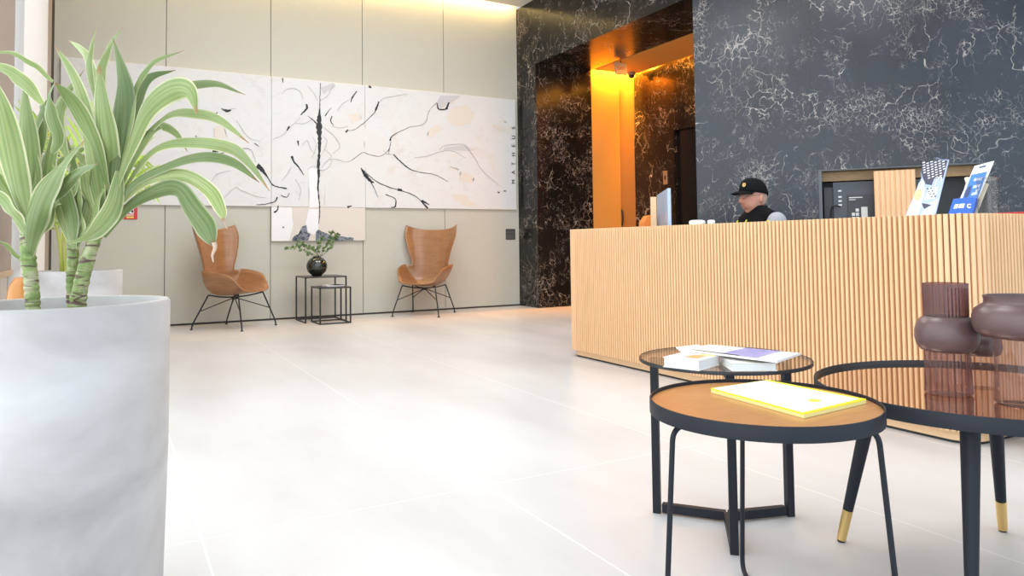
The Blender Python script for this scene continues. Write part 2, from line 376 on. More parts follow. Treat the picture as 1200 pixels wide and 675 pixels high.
# plan outline from the far left end to the right-hand return, clockwise seen from above
def outline(off=0.0):
    r1, r2 = .16, .155
    p = [(4.30, 5.13-off)]
    p += arc(3.30+off+(r1-off), 5.13-r1, r1-off, PI/2, PI, 14)
    p += arc(3.30+off+(r2-off), 1.845+r2, r2-off, PI, 1.5*PI, 24)
    p += [(4.6, 1.845+off)]
    return p
def resample(p, pitch):
    out = []; acc = 0.0
    seg = [Vector((a[0], a[1], 0)) for a in p]
    L = sum((b-a).length for a, b in zip(seg, seg[1:])); n = int(L/pitch); step = L/n
    i = 0; pos = 0.0; res = []
    for k in range(n+1):
        tgt = k*step
        while i < len(seg)-2 and pos+(seg[i+1]-seg[i]).length < tgt: pos += (seg[i+1]-seg[i]).length; i += 1
        dv = (seg[i+1]-seg[i]); res.append((seg[i]+dv.normalized()*(tgt-pos), dv.normalized()))
    return res
PITCH = .027
prof = [(0.0, -.020), (.38, -.020), (.40, -.004), (.45, 0), (.66, .0012), (.86, 0), (.95, -.004), (.985, -.016)]
res = resample(outline(), PITCH); bm = B_(); top = []; bot = []; mi = []
for k in range(len(res)-1):
    p, t = res[k]; q = res[k+1][0]; dv = q-p; nrm = Vector((dv.y, -dv.x, 0)).normalized()
    if nrm.dot(p-Vector((4.0, 3.4, 0))) < 0: nrm = -nrm
    curved = k+2 < len(res) and res[k][1].angle(res[k+1][1], 0) > .05
    for j, (f, o) in enumerate([((max(0, f-.38)/.62*.78+.22) if j_ else 0, o*.6) if curved and j_ != 1 else ((.20, o*.6) if curved else (f, o)) for j_, (f, o) in enumerate(prof)]):
        w = p+dv*f+nrm*o; x, y = D(w.x, w.y)
        bot.append(bm.verts.new((x, y, .058))); top.append(bm.verts.new((x, y, DH))); mi.append(1 if j in (0,) else 0)
for k in range(len(top)-1): f = bm.faces.new((bot[k], bot[k+1], top[k+1], top[k])); f.material_index = mi[k]
link('slatted_front', bm, [M_oak, M_groove], desk)
ol = outline(.020); inner = [(4.30, 4.90), (3.62, 4.90), (3.62, 2.1), (4.6, 2.1)]
def strip_prism(bm, outer, z0, z1, depth):
    a = outer; b = outline_off(depth)
bm = B_(); prism(bm, [D(*q) for q in outline(.028)]+[D(4.6, 2.16), D(3.60, 2.24), D(3.60, 2.75), D(3.48, 2.75), D(3.48, 4.90), D(4.30, 4.90)], DH-.035, DH-.004)
link('counter_top', bm, mat('desk_top_white', (.75, .74, .72), .3), desk)
bm = B_(); prism(bm, [D(*q) for q in outline(.023)]+[D(4.6, 1.92), D(3.46, 1.99), D(3.40, 5.02), D(4.30, 5.08)], .06, DH-.04)
link('carcass', bm, M_oakplinth, desk)
bm = B_(); prism(bm, [D(*q) for q in outline(.036)]+[D(4.6, 1.96), D(3.47, 2.00), D(3.42, 5.0), D(4.30, 5.05)], .012, .06); link('plinth', bm, M_oakplinth, desk)
bm = B_(); prism(bm, [D(*q) for q in outline(.040)]+[D(4.6, 1.96), D(3.48, 2.01), D(3.43, 5.0), D(4.30, 5.04)], 0, .012); link('base_seal', bm, M_black, desk)
bm = B_(); prism(bm, [D(*q) for q in ((3.41, 2.2), (3.80, 2.2), (3.80, 4.0), (4.25, 4.0), (4.25, 4.85), (3.41, 4.85))], .72, .75); link('work_surface', bm, mat('work_surface_grey', (.35, .34, .33), .4), desk)
ext = thing('floor_box', 'low dark floor box on an oak base at the right foot of the desk', 'box', (3.50, 1.70, 0))
bm = B_(); box(bm, (-.01, -.50, 0), (.30, .02, .055)); link('base', bm, M_oakplinth, ext, bevel=.003)
bm = B_(); box(bm, (-.01, -.06, .056), (.30, .02, .16)); box(bm, (.02, -.48, .056), (.30, -.061, .16)); link('body', bm, mat('blue_black', (.03, .04, .055), .3), ext, bevel=.003)

# ------------------------------------------------------------------ shell chairs
def shell_pt(v, u):
    # v: 0 seat front .. 1 top of back ; u: -1..1 across.   local frame: front = -y
    spine = [(-.33, .425), (-.18, .405), (.02, .382), (.17, .385), (.245, .47), (.285, .63), (.325, .82), (.365, 1.0), (.40, 1.125)]
    width = [.25, .315, .35, .355, .335, .265, .315, .375, .372]
    lift = [.015, .19, .265, .275, .185, .03, .03, .045, .045]
    fwd = [.0, .01, .0, -.02, -.075, -.085, -.13, -.15, -.13]
    x = v*(len(spine)-1); i = min(int(x), len(spine)-2); t = x-i
    def cr(arr, k=None):
        g_ = lambda j: (arr[max(0, min(len(arr)-1, j))] if k is None else arr[max(0, min(len(arr)-1, j))][k])
        a, b, c, d_ = g_(i-1), g_(i), g_(i+1), g_(i+2)
        return .5*(2*b+(c-a)*t+(2*a-5*b+4*c-d_)*t*t+(3*b-a-3*c+d_)*t**3)
    y, z, w, l, f = cr(spine, 0), cr(spine, 1), cr(width), cr(lift), cr(fwd)
    au = abs(u); e = au**3.2
    X = w*u*(1-.04*e)
    Z = z+l*e; Y = y+f*e
    if v < .12: Y += .05*(1-v/.12)*(au**2)*.9                          # rounded seat front
    if v > .86: s = (v-.86)/.14; Z += s*.022*au**3
    return Vector((X, Y, Z))
def make_chair(label):
    t = thing('armchair', label, 'armchair', group=None)
    bm = B_(); nv, nu = 44, 28
    gr = [[bm.verts.new(shell_pt(i/nv, -1+2*j/nu)) for j in range(nu+1)] for i in range(nv+1)]
    for i in range(nv):
        for j in range(nu): bm.faces.new((gr[i][j], gr[i][j+1], gr[i+1][j+1], gr[i+1][j]))
    o = link('shell', bm, M_chairwood, t)
    for p in o.data.polygons: p.use_smooth = True
    sd = o.modifiers.new('thick', 'SOLIDIFY'); sd.thickness = .012; sd.offset = 1
    feet = [(-.315, -.33), (.315, -.33), (-.30, .34), (.30, .34)]; hub = Vector((0, .0, .345))
    tops = [(-.225, -.215, .395), (.225, -.215, .395), (-.235, .17, .385), (.235, .17, .385)]
    for (fx, fy), tp in zip(feet, tops):
        bm = B_(); tp = Vector(tp); ft = Vector((fx, fy, .006))
        knee = ft+Vector((-(fx-tp.x)*.05, -(fy-tp.y)*.05, .05))
        tube(bm, fillet([tp, tp+(knee-tp)*.5, knee, ft], .03), .0085, 8); lathe(bm, [(0, 0), (.018, 0), (.018, .006), (.010, .012), (0, .012)], 16, (fx, fy, 0))
        link('leg', bm, M_blackmetal, t, smooth=True)
        bm = B_(); mid = tp+(knee-tp)*.55; tube(bm, [mid, hub+(mid-hub)*.06], .0055, 8); link('brace', bm, M_blackmetal, t, smooth=True)
    bm = B_()
    for s in (-1, 1):
        tube(bm, spline([(s*.225, -.215, .395), (s*.13, -.10, .362), (0, 0, .350), (-s*.13, .09, .358), (-s*.235, .17, .385)], 6), .0085, 8)
    lathe(bm, [(0, -.02), (.035, -.02), (.035, .012), (0, .012)], 20, (0, 0, .345)); link('under_frame', bm, M_blackmetal, t, smooth=True)
    return t
ch = make_chair('brown veneer wing armchair on black wire legs, left of the nesting tables')
ch.location = (1.262, 8.92, 0); ch.rotation_euler = (0, 0, math.radians(45)); ch['group'] = 'moulded wood armchairs by the beige wall'
copy_tree(ch, (3.650, 9.06, 0), math.radians(-43), 'brown veneer wing armchair on black wire legs, right of the nesting tables')

# ------------------------------------------------------------------ nesting tables
def nest(name, label, x0, x1, y0, y1, hgt, front):
    cx, cy = (x0+x1)/2, (y0+y1)/2; t = thing(name, label, 'side table', (cx, cy, 0), 0, 'nesting side tables by the beige wall'); a, b = (x1-x0)/2, (y1-y0)/2; r = .008
    for sx in (-1, 1):
        for sy in (-1, 1):
            bm = B_(); box(bm, (sx*a-r, sy*b-r, 0), (sx*a+r, sy*b+r, hgt)); link('leg', bm, M_blackmetal, t)
    bm = B_(); box(bm, (-a+r, -b+r, hgt-.012), (a-r, b-r, hgt-.002))
    box(bm, (-a-r, -b-r, hgt-.016), (a+r, -b+r, hgt)); box(bm, (-a-r, b-r, hgt-.016), (a+r, b+r, hgt)); box(bm, (-a-r, -b+r, hgt-.016), (-a+r, b-r, hgt)); box(bm, (a-r, -b+r, hgt-.016), (a+r, b-r, hgt))
    link('table_top', bm, mat('table_sheet', (.05, .048, .045), .3), t)
    bm = B_(); box(bm, (-a+r, b-r, 0), (a-r, b+r, .014)); box(bm, (-a-r, -b+r, 0), (-a+r, b-r, .014)); box(bm, (a-r, -b+r, 0), (a+r, b-r, .014))
    if front: box(bm, (-a+r, -b-r, 0), (a-r, -b+r, .014))
    link('base_rail', bm, M_blackmetal, t); return t
nest('nesting_table', 'taller black wire-frame nesting table carrying the dark round vase', 2.055, 2.545, 8.875, 9.37, .552, False)
nest('nesting_table', 'lower black wire-frame nesting table with a small book on top', 2.165, 2.525, 8.62, 9.03, .432, True)
bk = thing('book', 'small white book with a dark cover on the lower nesting table', 'book', (2.36, 8.80, .432), math.radians(12))
bm = B_(); box(bm, (-.11, -.075, .002), (.11, .075, .018)); link('pages', bm, mat('page_white', (.8, .8, .78), .6), bk)
bm = B_(); box(bm, (-.115, -.08, 0), (.115, .08, .002)); box(bm, (-.02, -.08, .018), (.115, .08, .022)); box(bm, (-.115, -.08, .018), (-.02, .08, .021), 1); link('cover', bm, [M_black, mat('cover_white', (.85, .85, .85), .4)], bk)
VC = Vector((2.235, 9.06, .552))
M_vase = mat('black_glass', (.010, .016, .012), .06, spec=.9)
vs = thing('vase', 'round glossy blackish green vase on the taller nesting table', 'vase', VC)
bm = B_(); pr = [(0, .004), (.055, .0), (.06, .004)]+[(.125*math.sin(a), .122-.122*math.cos(a)) for a in [.55+k*(2.55-.55)/22 for k in range(23)]]+[(.048, .232), (.050, .245), (.042, .245), (.040, .225), (0, .215)]
lathe(bm, pr, 48); link('body', bm, M_vase, vs, smooth=True)
M_euc = mat('eucalyptus_green', (.13, .22, .10), .5); g = N(M_euc); a = g.noise(g.co('Object'), 30, 2); g.color(g.ramp(a, [(.35, (.07, .13, .05)), (.65, (.24, .34, .15))]))
M_stem = mat('green_brown_stem', (.12, .12, .05), .6)
def leaf_disc(bm, c, dirv, nrm, L, w, mi=0):
    s = dirv.cross(nrm).normalized(); n = dirv.cross(s).normalized(); pts = []
    for k in range(9):
        t = k/8; pts.append((t, math.sin(PI*min(1, t*1.02))**.75))
    a = [bm.verts.new(c+dirv*L*t+s*w*q*.5+n*.1*w*q) for t, q in pts]; b = [bm.verts.new(c+dirv*L*t-s*w*q*.5+n*.1*w*q) for t, q in pts[1:-1]]
    mid = [bm.verts.new(c+dirv*L*t) for t, q in pts[1:-1]]
    ring_a = [a[0]]+a[1:-1]+[a[-1]]
    for k in range(len(mid)-1):
        bm.faces.new((a[k+1], a[k+2], mid[k+1], mid[k])).material_index = mi; bm.faces.new((mid[k], mid[k+1], b[k+1], b[k])).material_index = mi
    bm.faces.new((a[0], a[1], mid[0])).material_index = mi; bm.faces.new((a[0], mid[0], b[0])).material_index = mi
    bm.faces.new((a[-2], a[-1], mid[-1])).material_index = mi; bm.faces.new((mid[-1], a[-1], b[-1])).material_index = mi
DV = (VC+Vector((0, 0, .2))-CAM).dot(FWD)
def branch(label, paths, lw, seed):
    rnd = random.Random(seed); t = thing('eucalyptus_branch', label, 'branch', VC+Vector((0, 0, .22)), 0, 'leafy branches in the dark vase')
    bs_ = B_(); bf = B_(); o = VC+Vector((0, 0, .22))
    for path in paths:
        P = spline([pd(x, y, DV+dz)-o for x, y, dz in path], 10); tube(bs_, P, [.004*(1-.6*i/len(P)) for i in range(len(P))], 6)
        for i in range(6, len(P), 2):
            tn = (P[min(i+1, len(P)-1)]-P[i-1]).normalized()
            for s in (-1, 1):
                dv = (tn*.5+Vector((rnd.uniform(-1, 1), rnd.uniform(-1, 1), rnd.uniform(-.6, .9)))).normalized()
                leaf_disc(bf, P[i], dv, Vector((rnd.uniform(-.5, .5), -1, rnd.uniform(-.5, .8))).normalized(), lw*rnd.uniform(.8, 1.3), lw*rnd.uniform(.55, .8))
    link('stem', bs_, M_stem, t); link('foliage', bf, M_euc, t)
branch('leafy green branch arching left out of the dark vase', [[(374, 300, 0), (369, 293, -.03), (357, 288, -.08), (345, 289, -.12), (336, 291, -.14)], [(373, 300, 0), (363, 297, -.06), (352, 292, -.12)], [(374, 300, 0), (362, 290, .05), (350, 284, .07)]], .045, 3)
branch('leafy green branch standing upright right in the dark vase', [[(376, 300, 0), (380, 291, 0), (386, 282, .02), (388, 272, .02)], [(377, 300, 0), (385, 292, -.05), (391, 281, -.05), (396, 276, -.06)], [(376, 300, 0), (372, 290, .04), (377, 281, .06)]], .045, 4)

# ------------------------------------------------------------------ wall painting
PT, PB, PBL, PLx, PRx = 3.075, 1.424, .986, -.50, 5.306
S1, S2 = 1.774, 2.990; PYF = WY-.04
paint = thing('wall_painting', 'huge pale abstract painting with black cracks hung on the beige wall', 'painting', (2.4, WY, 2.0))
def PO(v): return Vector(v)-Vector((2.4, WY, 2.0))
for x0, x1, z0, z1, mm in ((PLx, S1, PB, PT, M_canvas), (S1, S2, PB, PT, M_canvas), (S2, PRx, PB, PT, M_canvas), (S1, S2, PBL, PB, M_canvas2)):
    bm = B_(); box(bm, PO((x0+.002, PYF, z0+.0015)), PO((x1-.002, WY-.001, z1-.0015))); link('canvas', bm, mm, paint, bevel=.002, segs=1)
layer = [0]
def stroke_poly(bm, pxs, jitter=0.0, sub=3, seed=0, lay=None):
    rnd = random.Random(seed); layer[0] += 1; y = PYF-.0006-.00009*layer[0]
    pts = []; n = len(pxs)
    for i in range(n):
        a, b = pxs[i], pxs[(i+1) % n]
        for k in range(sub):
            t = k/sub; x = a[0]+(b[0]-a[0])*t+rnd.uniform(-1, 1)*jitter*(k > 0); yy = a[1]+(b[1]-a[1])*t+rnd.uniform(-1, 1)*jitter*(k > 0)
            pts.append((x, yy))
    w = [ony(px_, py_, PYF) for px_, py_ in pts]
    vsx = [bm.verts.new(PO((q.x, y, q.z))) for q in w]
    f = bm.faces.new(vsx); bmesh.ops.triangulate(bm, faces=[f])
def stroke_line(bm, pxs, ws, seed=0, jit=.5):
    rnd = random.Random(seed); P = [Vector((a, b, 0)) for a, b in pxs]
    if isinstance(ws, (int, float)): ws = [ws]*len(P)
    sp = spline(P, 6); n = len(sp); layer[0] += 1; y = PYF-.0006-.00009*layer[0]; prev = None
    for i, p in enumerate(sp):
        t = (sp[min(i+1, n-1)]-sp[max(i-1, 0)]); t = t.normalized() if t.length > 0 else Vector((1, 0, 0)); q = Vector((-t.y, t.x, 0))
        k = i/(n-1)*(len(ws)-1); j = min(int(k), len(ws)-2); w = ws[j]+(ws[j+1]-ws[j])*(k-j)
        w = max(.12, w*(1+rnd.uniform(-.4, .4)*jit)); c = p+q*rnd.uniform(-.35, .35)*jit
        a, b = ony((c+q*w/2).x, (c+q*w/2).y, PYF), ony((c-q*w/2).x, (c-q*w/2).y, PYF)
        va, vb = bm.verts.new(PO((a.x, y, a.z))), bm.verts.new(PO((b.x, y, b.z)))
        if prev: bm.faces.new((prev[0], va, vb, prev[1]))
        prev = (va, vb)
# tone patches
for k, pg in enumerate([[(375, 150), (395, 140), (418, 143), (442, 158), (458, 175), (450, 188), (430, 197), (405, 199), (385, 190), (372, 180)], [(427, 165), (438, 160), (458, 168), (455, 182), (440, 186), (425, 184)], [(519, 111), (545, 113), (530, 125), (517, 128)],
    [(396, 200), (412, 196), (425, 205), (424, 225), (418, 243), (380, 243), (381, 215)], [(360, 175), (370, 172), (371, 190), (358, 195), (347, 190)], [(318, 165), (300, 163), (310, 172)]]):
    bm = B_(); stroke_poly(bm, pg, 1.2, 4, k); link('grey_patch', bm, M_plgrey, paint)
for k, pg in enumerate([[(516, 112), (540, 112), (528, 121), (516, 128), (512, 122)], [(375, 103), (390, 97), (393, 102), (380, 110)], [(556, 176), (545, 170), (521, 173), (520, 176), (548, 177)]]):
    bm = B_(); stroke_poly(bm, pg, .6, 3, k+20); link('darker_grey_patch', bm, M_pgrey, paint)
for k, pg in enumerate([[(528, 128), (545, 122), (556, 132), (550, 145), (533, 148), (523, 140)], [(503, 150), (512, 145), (518, 152), (508, 160), (501, 160)], [(408, 135), (420, 132), (424, 140), (412, 145)], [(527, 228), (545, 228), (560, 243), (542, 240)], [(540, 200), (556, 208), (552, 215), (538, 212)],
    [(578, 146), (590, 152), (586, 154), (577, 149)], [(585, 135), (594, 143), (590, 143)], [(160, 215), (185, 210), (190, 225), (165, 232)], [(250, 150), (262, 147), (266, 160), (252, 165)]]):
    bm = B_(); stroke_poly(bm, pg, .8, 3, k+40); link('beige_patch', bm, M_pbeige, paint)
for k, pg in enumerate([[(318, 243), (342, 243), (344, 262), (339, 282), (318, 282)], [(362, 245), (373, 245), (373, 270), (368, 275), (361, 272), (358, 262)], [(362, 197), (373, 198), (373, 243), (362, 243)]]):
    bm = B_(); stroke_poly(bm, pg, .5, 3, 61+k); link('white_patch', bm, M_pwhite, paint)
for k, pg in enumerate([[(342, 282.3), (344, 277), (352, 273), (354, 266), (359, 264), (360, 272), (364, 275), (361, 282)], [(370, 282.5), (370, 272), (373, 269), (379, 272), (388, 276), (402, 277), (415, 279), (414, 281.8), (395, 282.3)]]):
    bm = B_(); stroke_poly(bm, pg, .5, 3, 64+k); link('slate_patch', bm, M_pblue, paint)
# black cracks
bm = B_()
stroke_line(bm, [(375.5, 97), (375, 110), (374.6, 125), (374, 137), (374, 150), (374.5, 165), (374, 180), (373, 195), (373.5, 205), (372.5, 220), (374, 235), (374.5, 250), (373.5, 262)], [.7, .7, 1.0, 4, 6, 4, 2.6, 3.2, 2.5, 2, 1.2, 1.2, .8], 1, .8); link('black_crack', bm, M_ink, paint)
for pts, ws in [([(361, 136), (367, 141), (373, 147)], [.5, 1.6]), ([(381, 136), (388, 126)], [1.3, .4]), ([(359, 122), (359.5, 127), (355, 132), (352, 135)], [2.2, 2.4, .8]), ([(339, 148), (336, 153)], [2.2, 1.2]),
    ([(349, 165), (350, 171)], [2, .8]), ([(342, 183), (344, 189), (350, 196), (356, 205)], [2.6, 2, 1.6, .6]), ([(389, 136), (387.5, 142), (391, 147)], [1, 1.4, .5]), ([(405, 155), (408, 152)], [2.5, 1]), ([(418, 107), (413, 114), (411, 120)], [1, 2, .7]),
    ([(432, 101), (435, 103)], [2.8, 1.5]), ([(444, 119), (441, 127), (439, 132)], [1.3, 2.4, .7]), ([(439, 132), (432, 139), (424, 146), (415, 152), (408, 153)], [.8, .7, .6, .5, .4]), ([(423, 197), (428, 205), (434, 212), (438, 214)], [1.2, 3.6, 3.2, 1]), ([(432, 210), (438, 220), (443, 232)], [1.2, .8, .3]),
    ([(412, 188), (425, 179), (432, 181), (445, 183), (455, 176), (458, 166)], [.5]*6), ([(457, 165), (459, 160), (465, 156)], [2, 1, 1]), ([(465, 156), (480, 149), (497, 145), (503, 130), (512, 120)], [.6, .4, .4, .3, .5]), ([(512, 121), (514, 128), (523, 128)], [1.2, 1.6, 1.2]), ([(523, 128), (526, 120)], [2.6, 1.6]),
    ([(461, 181), (470, 190), (480, 198), (492, 202)], [1.1, 1.3, 1.1, .4]), ([(492, 202), (510, 205), (525, 213)], [.8, .5, .4]), ([(424, 198), (440, 212), (455, 219), (472, 224), (487, 230), (497, 240)], [.6, .8, 1, .8, .7, .5]), ([(466, 222), (471, 223)], [3, 2]), ([(494, 235), (503, 240)], [2.4, .8]), ([(493, 235), (501, 244)], [.8, 2]),
    ([(452, 228), (463, 233), (463, 242), (458, 243)], [.9, .6, 1.6, .6]), ([(331, 91.5), (331.5, 97)], [1.6, .6]), ([(195, 118), (200, 121)], [1, 2.4]), ([(241, 136), (245, 139)], [1.6, .6]), ([(259, 127), (266, 130), (271, 129)], [.5, 3.4, 1]), ([(277, 127), (260, 130)], [.2, .3]), ([(247, 137), (255, 132)], [2.4, 1]),
    ([(209, 167), (213, 166)], [1.6, .8]), ([(229, 159), (231, 163)], [1, 1.8]), ([(249, 177), (256, 178)], [2.6, .5]), ([(301, 194), (306, 198), (313, 207)], [6.5, 5, 1.4]), ([(313, 207), (319, 216), (326, 219), (336, 221)], [1, 1.2, 1.0, 1.6]), ([(300, 240), (312, 239), (322, 236), (325, 231)], [.6, .7, 1.2, 1.6]), ([(329, 229), (336, 231), (339, 226)], [1, .8, .5]),
    ([(326, 241), (325, 246), (321, 249)], [1.3, 1.3, 2]), ([(258, 180), (285, 174), (295, 176)], [.7, .6, .4]), ([(331, 266), (333, 267)], [1.5, 1]), ([(407, 243), (412, 241)], [2.6, .8]), ([(190, 215), (192, 220)], [1.8, .8]), ([(298, 168), (304, 172)], [1, .4]), ([(0+583, 225), (585, 226)], [1.4, 1.2]), ([(590, 224), (593, 224)], [1.2, .8])]:
    bm = B_(); stroke_line(bm, pts, ws, int(pts[0][0]*7+pts[0][1])); link('black_crack', bm, M_ink, paint)
for pts in [[(354, 170), (360, 165), (364, 175), (369, 180)], [(365, 185), (369, 177), (370, 168), (366, 160)], [(379, 160), (383, 165), (380, 175), (376, 182)], [(377, 196), (382, 190), (388, 183), (380, 175)], [(360, 199), (368, 195), (378, 200), (386, 195), (389, 187)], [(330, 110), (336, 105), (345, 104), (352, 108), (355, 116)],
    [(389, 148), (398, 150), (408, 148)], [(385, 187), (395, 187), (405, 190), (412, 188)], [(320, 163), (332, 158), (341, 148), (352, 138)], [(395, 130), (401, 122), (409, 117)], [(445, 119), (450, 115), (462, 113), (478, 110)], [(460, 181), (452, 180), (449, 176)], [(515, 176), (520, 171), (535, 169), (545, 171), (556, 185), (565, 200), (585, 218)],
    [(485, 185), (500, 183), (515, 178), (530, 177), (545, 185)], [(527, 195), (537, 199), (533, 196)], [(182, 103), (190, 113), (200, 121)], [(277, 141), (290, 160), (305, 166)], [(295, 177), (300, 190)], [(258, 237), (275, 220), (282, 223), (300, 230), (312, 232)], [(372, 118), (368, 110), (360, 100)], [(376, 118), (384, 112), (390, 100)], [(342, 195), (336, 205), (330, 212)], [(366, 140), (356, 145), (345, 144)], [(380, 150), (392, 160), (398, 172), (390, 180)], [(346, 210), (352, 222), (350, 235)], [(270, 200), (255, 204), (248, 212)]]:
    bm = B_(); stroke_line(bm, pts, [.35, .45, .3], int(pts[0][0]), .4); link('hairline_crack', bm, M_hair, paint)
# vertical signature letters at the right edge
def text_obj(name, body, size, mtx, m, parent=None, extrude=.0005, align='CENTER'):
    cu = bpy.data.curves.new(name, 'FONT'); cu.body = body; cu.size = size; cu.extrude = extrude; cu.align_x = align; cu.align_y = 'CENTER'
    tmp = bpy.data.objects.new('tmp', cu); COL.objects.link(tmp)
    dg = bpy.context.evaluated_depsgraph_get(); me = bpy.data.meshes.new_from_object(tmp.evaluated_get(dg)); bpy.data.objects.remove(tmp)
    me.transform(mtx); me.materials.clear(); me.materials.append(m); o = bpy.data.objects.new(name, me); COL.objects.link(o); o.parent = parent; return o
zs = [213, 202, 192, 181, 171, 161, 150]
bm = B_()
for c, zy in zip('MATHEUS', zs):
    w = ony(601.6, zy, PYF); q = PO((w.x, PYF-.009, w.z))
    mt = Matrix.Translation(q) @ Matrix(((0, -1, 0, 0), (0, 0, -1, 0), (1, 0, 0, 0), (0, 0, 0, 1)))   # text up -> -x, reading upward
    o = text_obj('letter', c, .085, mt, M_ink, None); bm.from_mesh(o.data); bpy.data.objects.remove(o)
me = bpy.data.meshes.new('lettering'); bm.to_mesh(me); bm.free(); me.materials.append(M_ink); o = bpy.data.objects.new('lettering', me); COL.objects.link(o); o.parent = paint
# fire call sign and switch plate
sg = thing('alarm_sign', 'small red and white fire sign on the beige wall behind the plant', 'sign', (.205, WY, 1.342))
bm = B_(); box(bm, (-.072, -.012, -.085), (.072, 0, .085)); link('plate', bm, mat('sign_red', (.62, .03, .025), .4), sg, bevel=.01)
bm = B_()
for x0, x1, z0, z1 in ((-.05, .02, .05, .066), (-.01, .035, -.02, .04), (-.045, .035, -.04, -.03)): box(bm, (x0, -.014, z0), (x1, -.011, z1))
link('white_symbols', bm, M_white, sg); bm = B_(); box(bm, (-.04, -.014, -.072), (.035, -.0115, -.05)); box(bm, (.01, -.0165, -.005), (.03, -.0135, .02), 1); link('symbols', bm, [mat('sign_yellow', (.8, .6, .12), .5), M_black], sg)
sw = thing('switch_plate', 'dark square switch plate on the beige wall beside the marble', 'switch', (5.213, WY, 1.06))
bm = B_(); box(bm, (-.08, -.01, -.08), (.08, 0, .08)); link('plate', bm, mat('graphite_plate', (.075, .072, .07), .35), sw, bevel=.004)
bm = B_()
for z in (-.052, -.02, .03): box(bm, (-.068, -.0125, z-.012), (.05, -.0095, z+.012))
link('button', bm, mat('graphite_button', (.11, .11, .115), .4), sw, bevel=.002)

# ------------------------------------------------------------------ lobby fittings
ex = thing('exit_sign', 'small hanging illuminated exit sign in the orange lift lobby', 'sign', (onz(727.5, 83, 3.36).x, onz(727.5, 83, 3.36).y, 3.505))
bm = B_(); box(bm, (-.10, -.012, -.20), (.10, .012, -.03)); link('sign_plate', bm, mat('sign_plate', (.55, .42, .3), .4), ex, bevel=.003)
bm = B_(); tube(bm, [(0, 0, -.03), (0, 0, 0)], .008, 8); link('bracket', bm, M_black, ex)
text_obj('lettering', 'EXIT', .07, Matrix.Translation((0, -.014, -.115)) @ Matrix.Rotation(PI/2, 4, 'X'), mat('exit_red', (.45, .03, .02), .5), ex)
cm = thing('dome_camera', 'small black dome security camera under the orange lobby ceiling', 'camera', (6.95, ony(741, 93, 8.80).y, 3.505))
bm = B_(); lathe(bm, [(0, 0), (.06, 0), (.06, -.03), (.05, -.04), (0, -.04)], 24); link('mount', bm, mat('camera_mount', (.3, .25, .2), .5), cm, smooth=True)
bm = B_(); lathe(bm, [(.048*math.cos(a), -.04-.05*math.sin(a)) for a in [k*PI/16 for k in range(8)]]+[(0, -.09)], 24); link('dome', bm, M_black, cm, smooth=True)
hd = thing('pull_handle', 'curved black pull handle on the orange lobby panel', 'handle', (6.86, OY+.02, 1.30))
bm = B_(); tube(bm, spline([(0, 0, -.14), (0, -.03, -.10), (0, -.045, 0), (0, -.03, .10), (0, 0, .14)], 6), .014, 10); link('grip', bm, M_black, hd, smooth=True)
cb = thing('lift_switch', 'small steel lift call panel on the dark lobby wall', 'switch', (LX, 8.29, 1.86))
bm = B_(); box(bm, (-.012, -.045, -.10), (0, .045, .10)); link('plate', bm, mat('brushed_steel', (.6, .58, .55), .3, metal=1), cb, bevel=.003)
bm = B_(); box(bm, (-.016, -.012, -.03), (-.011, .012, .03)); link('button', bm, M_black, cb)

# ------------------------------------------------------------------ recess behind the desk
M_recess = mat('recess_metal', (.10, .11, .12), .35, metal=.3)
rc = thing('recessed_cabinet', 'dark metal lined recess in the marble wall behind the desk', 'cabinet', aw(1.6, 0, RZ0))
def RO(s, o, z): return aw(s, o, z)-aw(1.6, 0, RZ0)
def rbox(bm, s0, s1, o0, o1, z0, z1, mi=0):
    prism(bm, [RO(s0, o0, 0).xy.to_tuple(), RO(s1, o0, 0).xy.to_tuple(), RO(s1, o1, 0).xy.to_tuple(), RO(s0, o1, 0).xy.to_tuple()], z0-RZ0, z1-RZ0, mi)
bm = B_(); rbox(bm, R0+.001, R0+.03, .0, RD, RZ0+.001, RZ1-.001); rbox(bm, R1-.03, R1-.001, 0, RD, RZ0+.001, RZ1-.001); rbox(bm, R0+.03, R1-.03, 0, RD, RZ1-.012, RZ1-.001); link('lining', bm, M_recess, rc)
bm = B_(); rbox(bm, R0+.03, R1-.03, .17, RD, 1.50, RZ1-.013); link('upper_board', bm, wood_mat('recess_wood', (.50, .30, .12), (.36, .2, .08), (2, 2, 9)), rc)
bm = B_(); rbox(bm, R0+.03, R1-.03, .34, RD, RZ0+.001, 1.50); link('back_panel', bm, mat('recess_back', (.035, .038, .042), .5), rc)
rp = thing('slatted_panel', 'upright ribbed oak panel standing before the dark wall recess', 'panel', aw(1.83, -.045, 0))
bm = B_(); n = 8; pw = .345; pts = []
for k in range(n):
    for f, o in ((0, .010), (.18, .010), (.25, 0), (.55, -.001), (.9, 0), (.97, .010)): pts.append((-pw/2+pw*(k+f)/n, o))
pts += [(pw/2, .010), (pw/2, .035), (-pw/2, .035)]
prism(bm, [((AD*a+AN*b).x, (AD*a+AN*b).y) for a, b in pts], 0, 1.563); link('ribbed_board', bm, M_oak, rp)
eq = thing('switch_cabinet', 'dark equipment cabinet with a pale keypad inside the wall recess', 'cabinet', aw(1.5, .15, RZ0))
def eb(bm, s0, s1, o0, o1, z0, z1, mi=0):
    b0 = aw(1.5, .15, RZ0); prism(bm, [(aw(s, o, 0)-b0).xy.to_tuple() for s, o in ((s0, o0), (s1, o0), (s1, o1), (s0, o1))], z0-RZ0, z1-RZ0, mi)
M_eq = mat('equipment_grey', (.045, .05, .058), .4); M_eq2 = mat('equipment_blue_grey', (.075, .083, .10), .4)
bm = B_(); eb(bm, 1.30, 2.10, .15, .33, RZ0+.001, 1.485); link('housing', bm, M_eq2, eq)
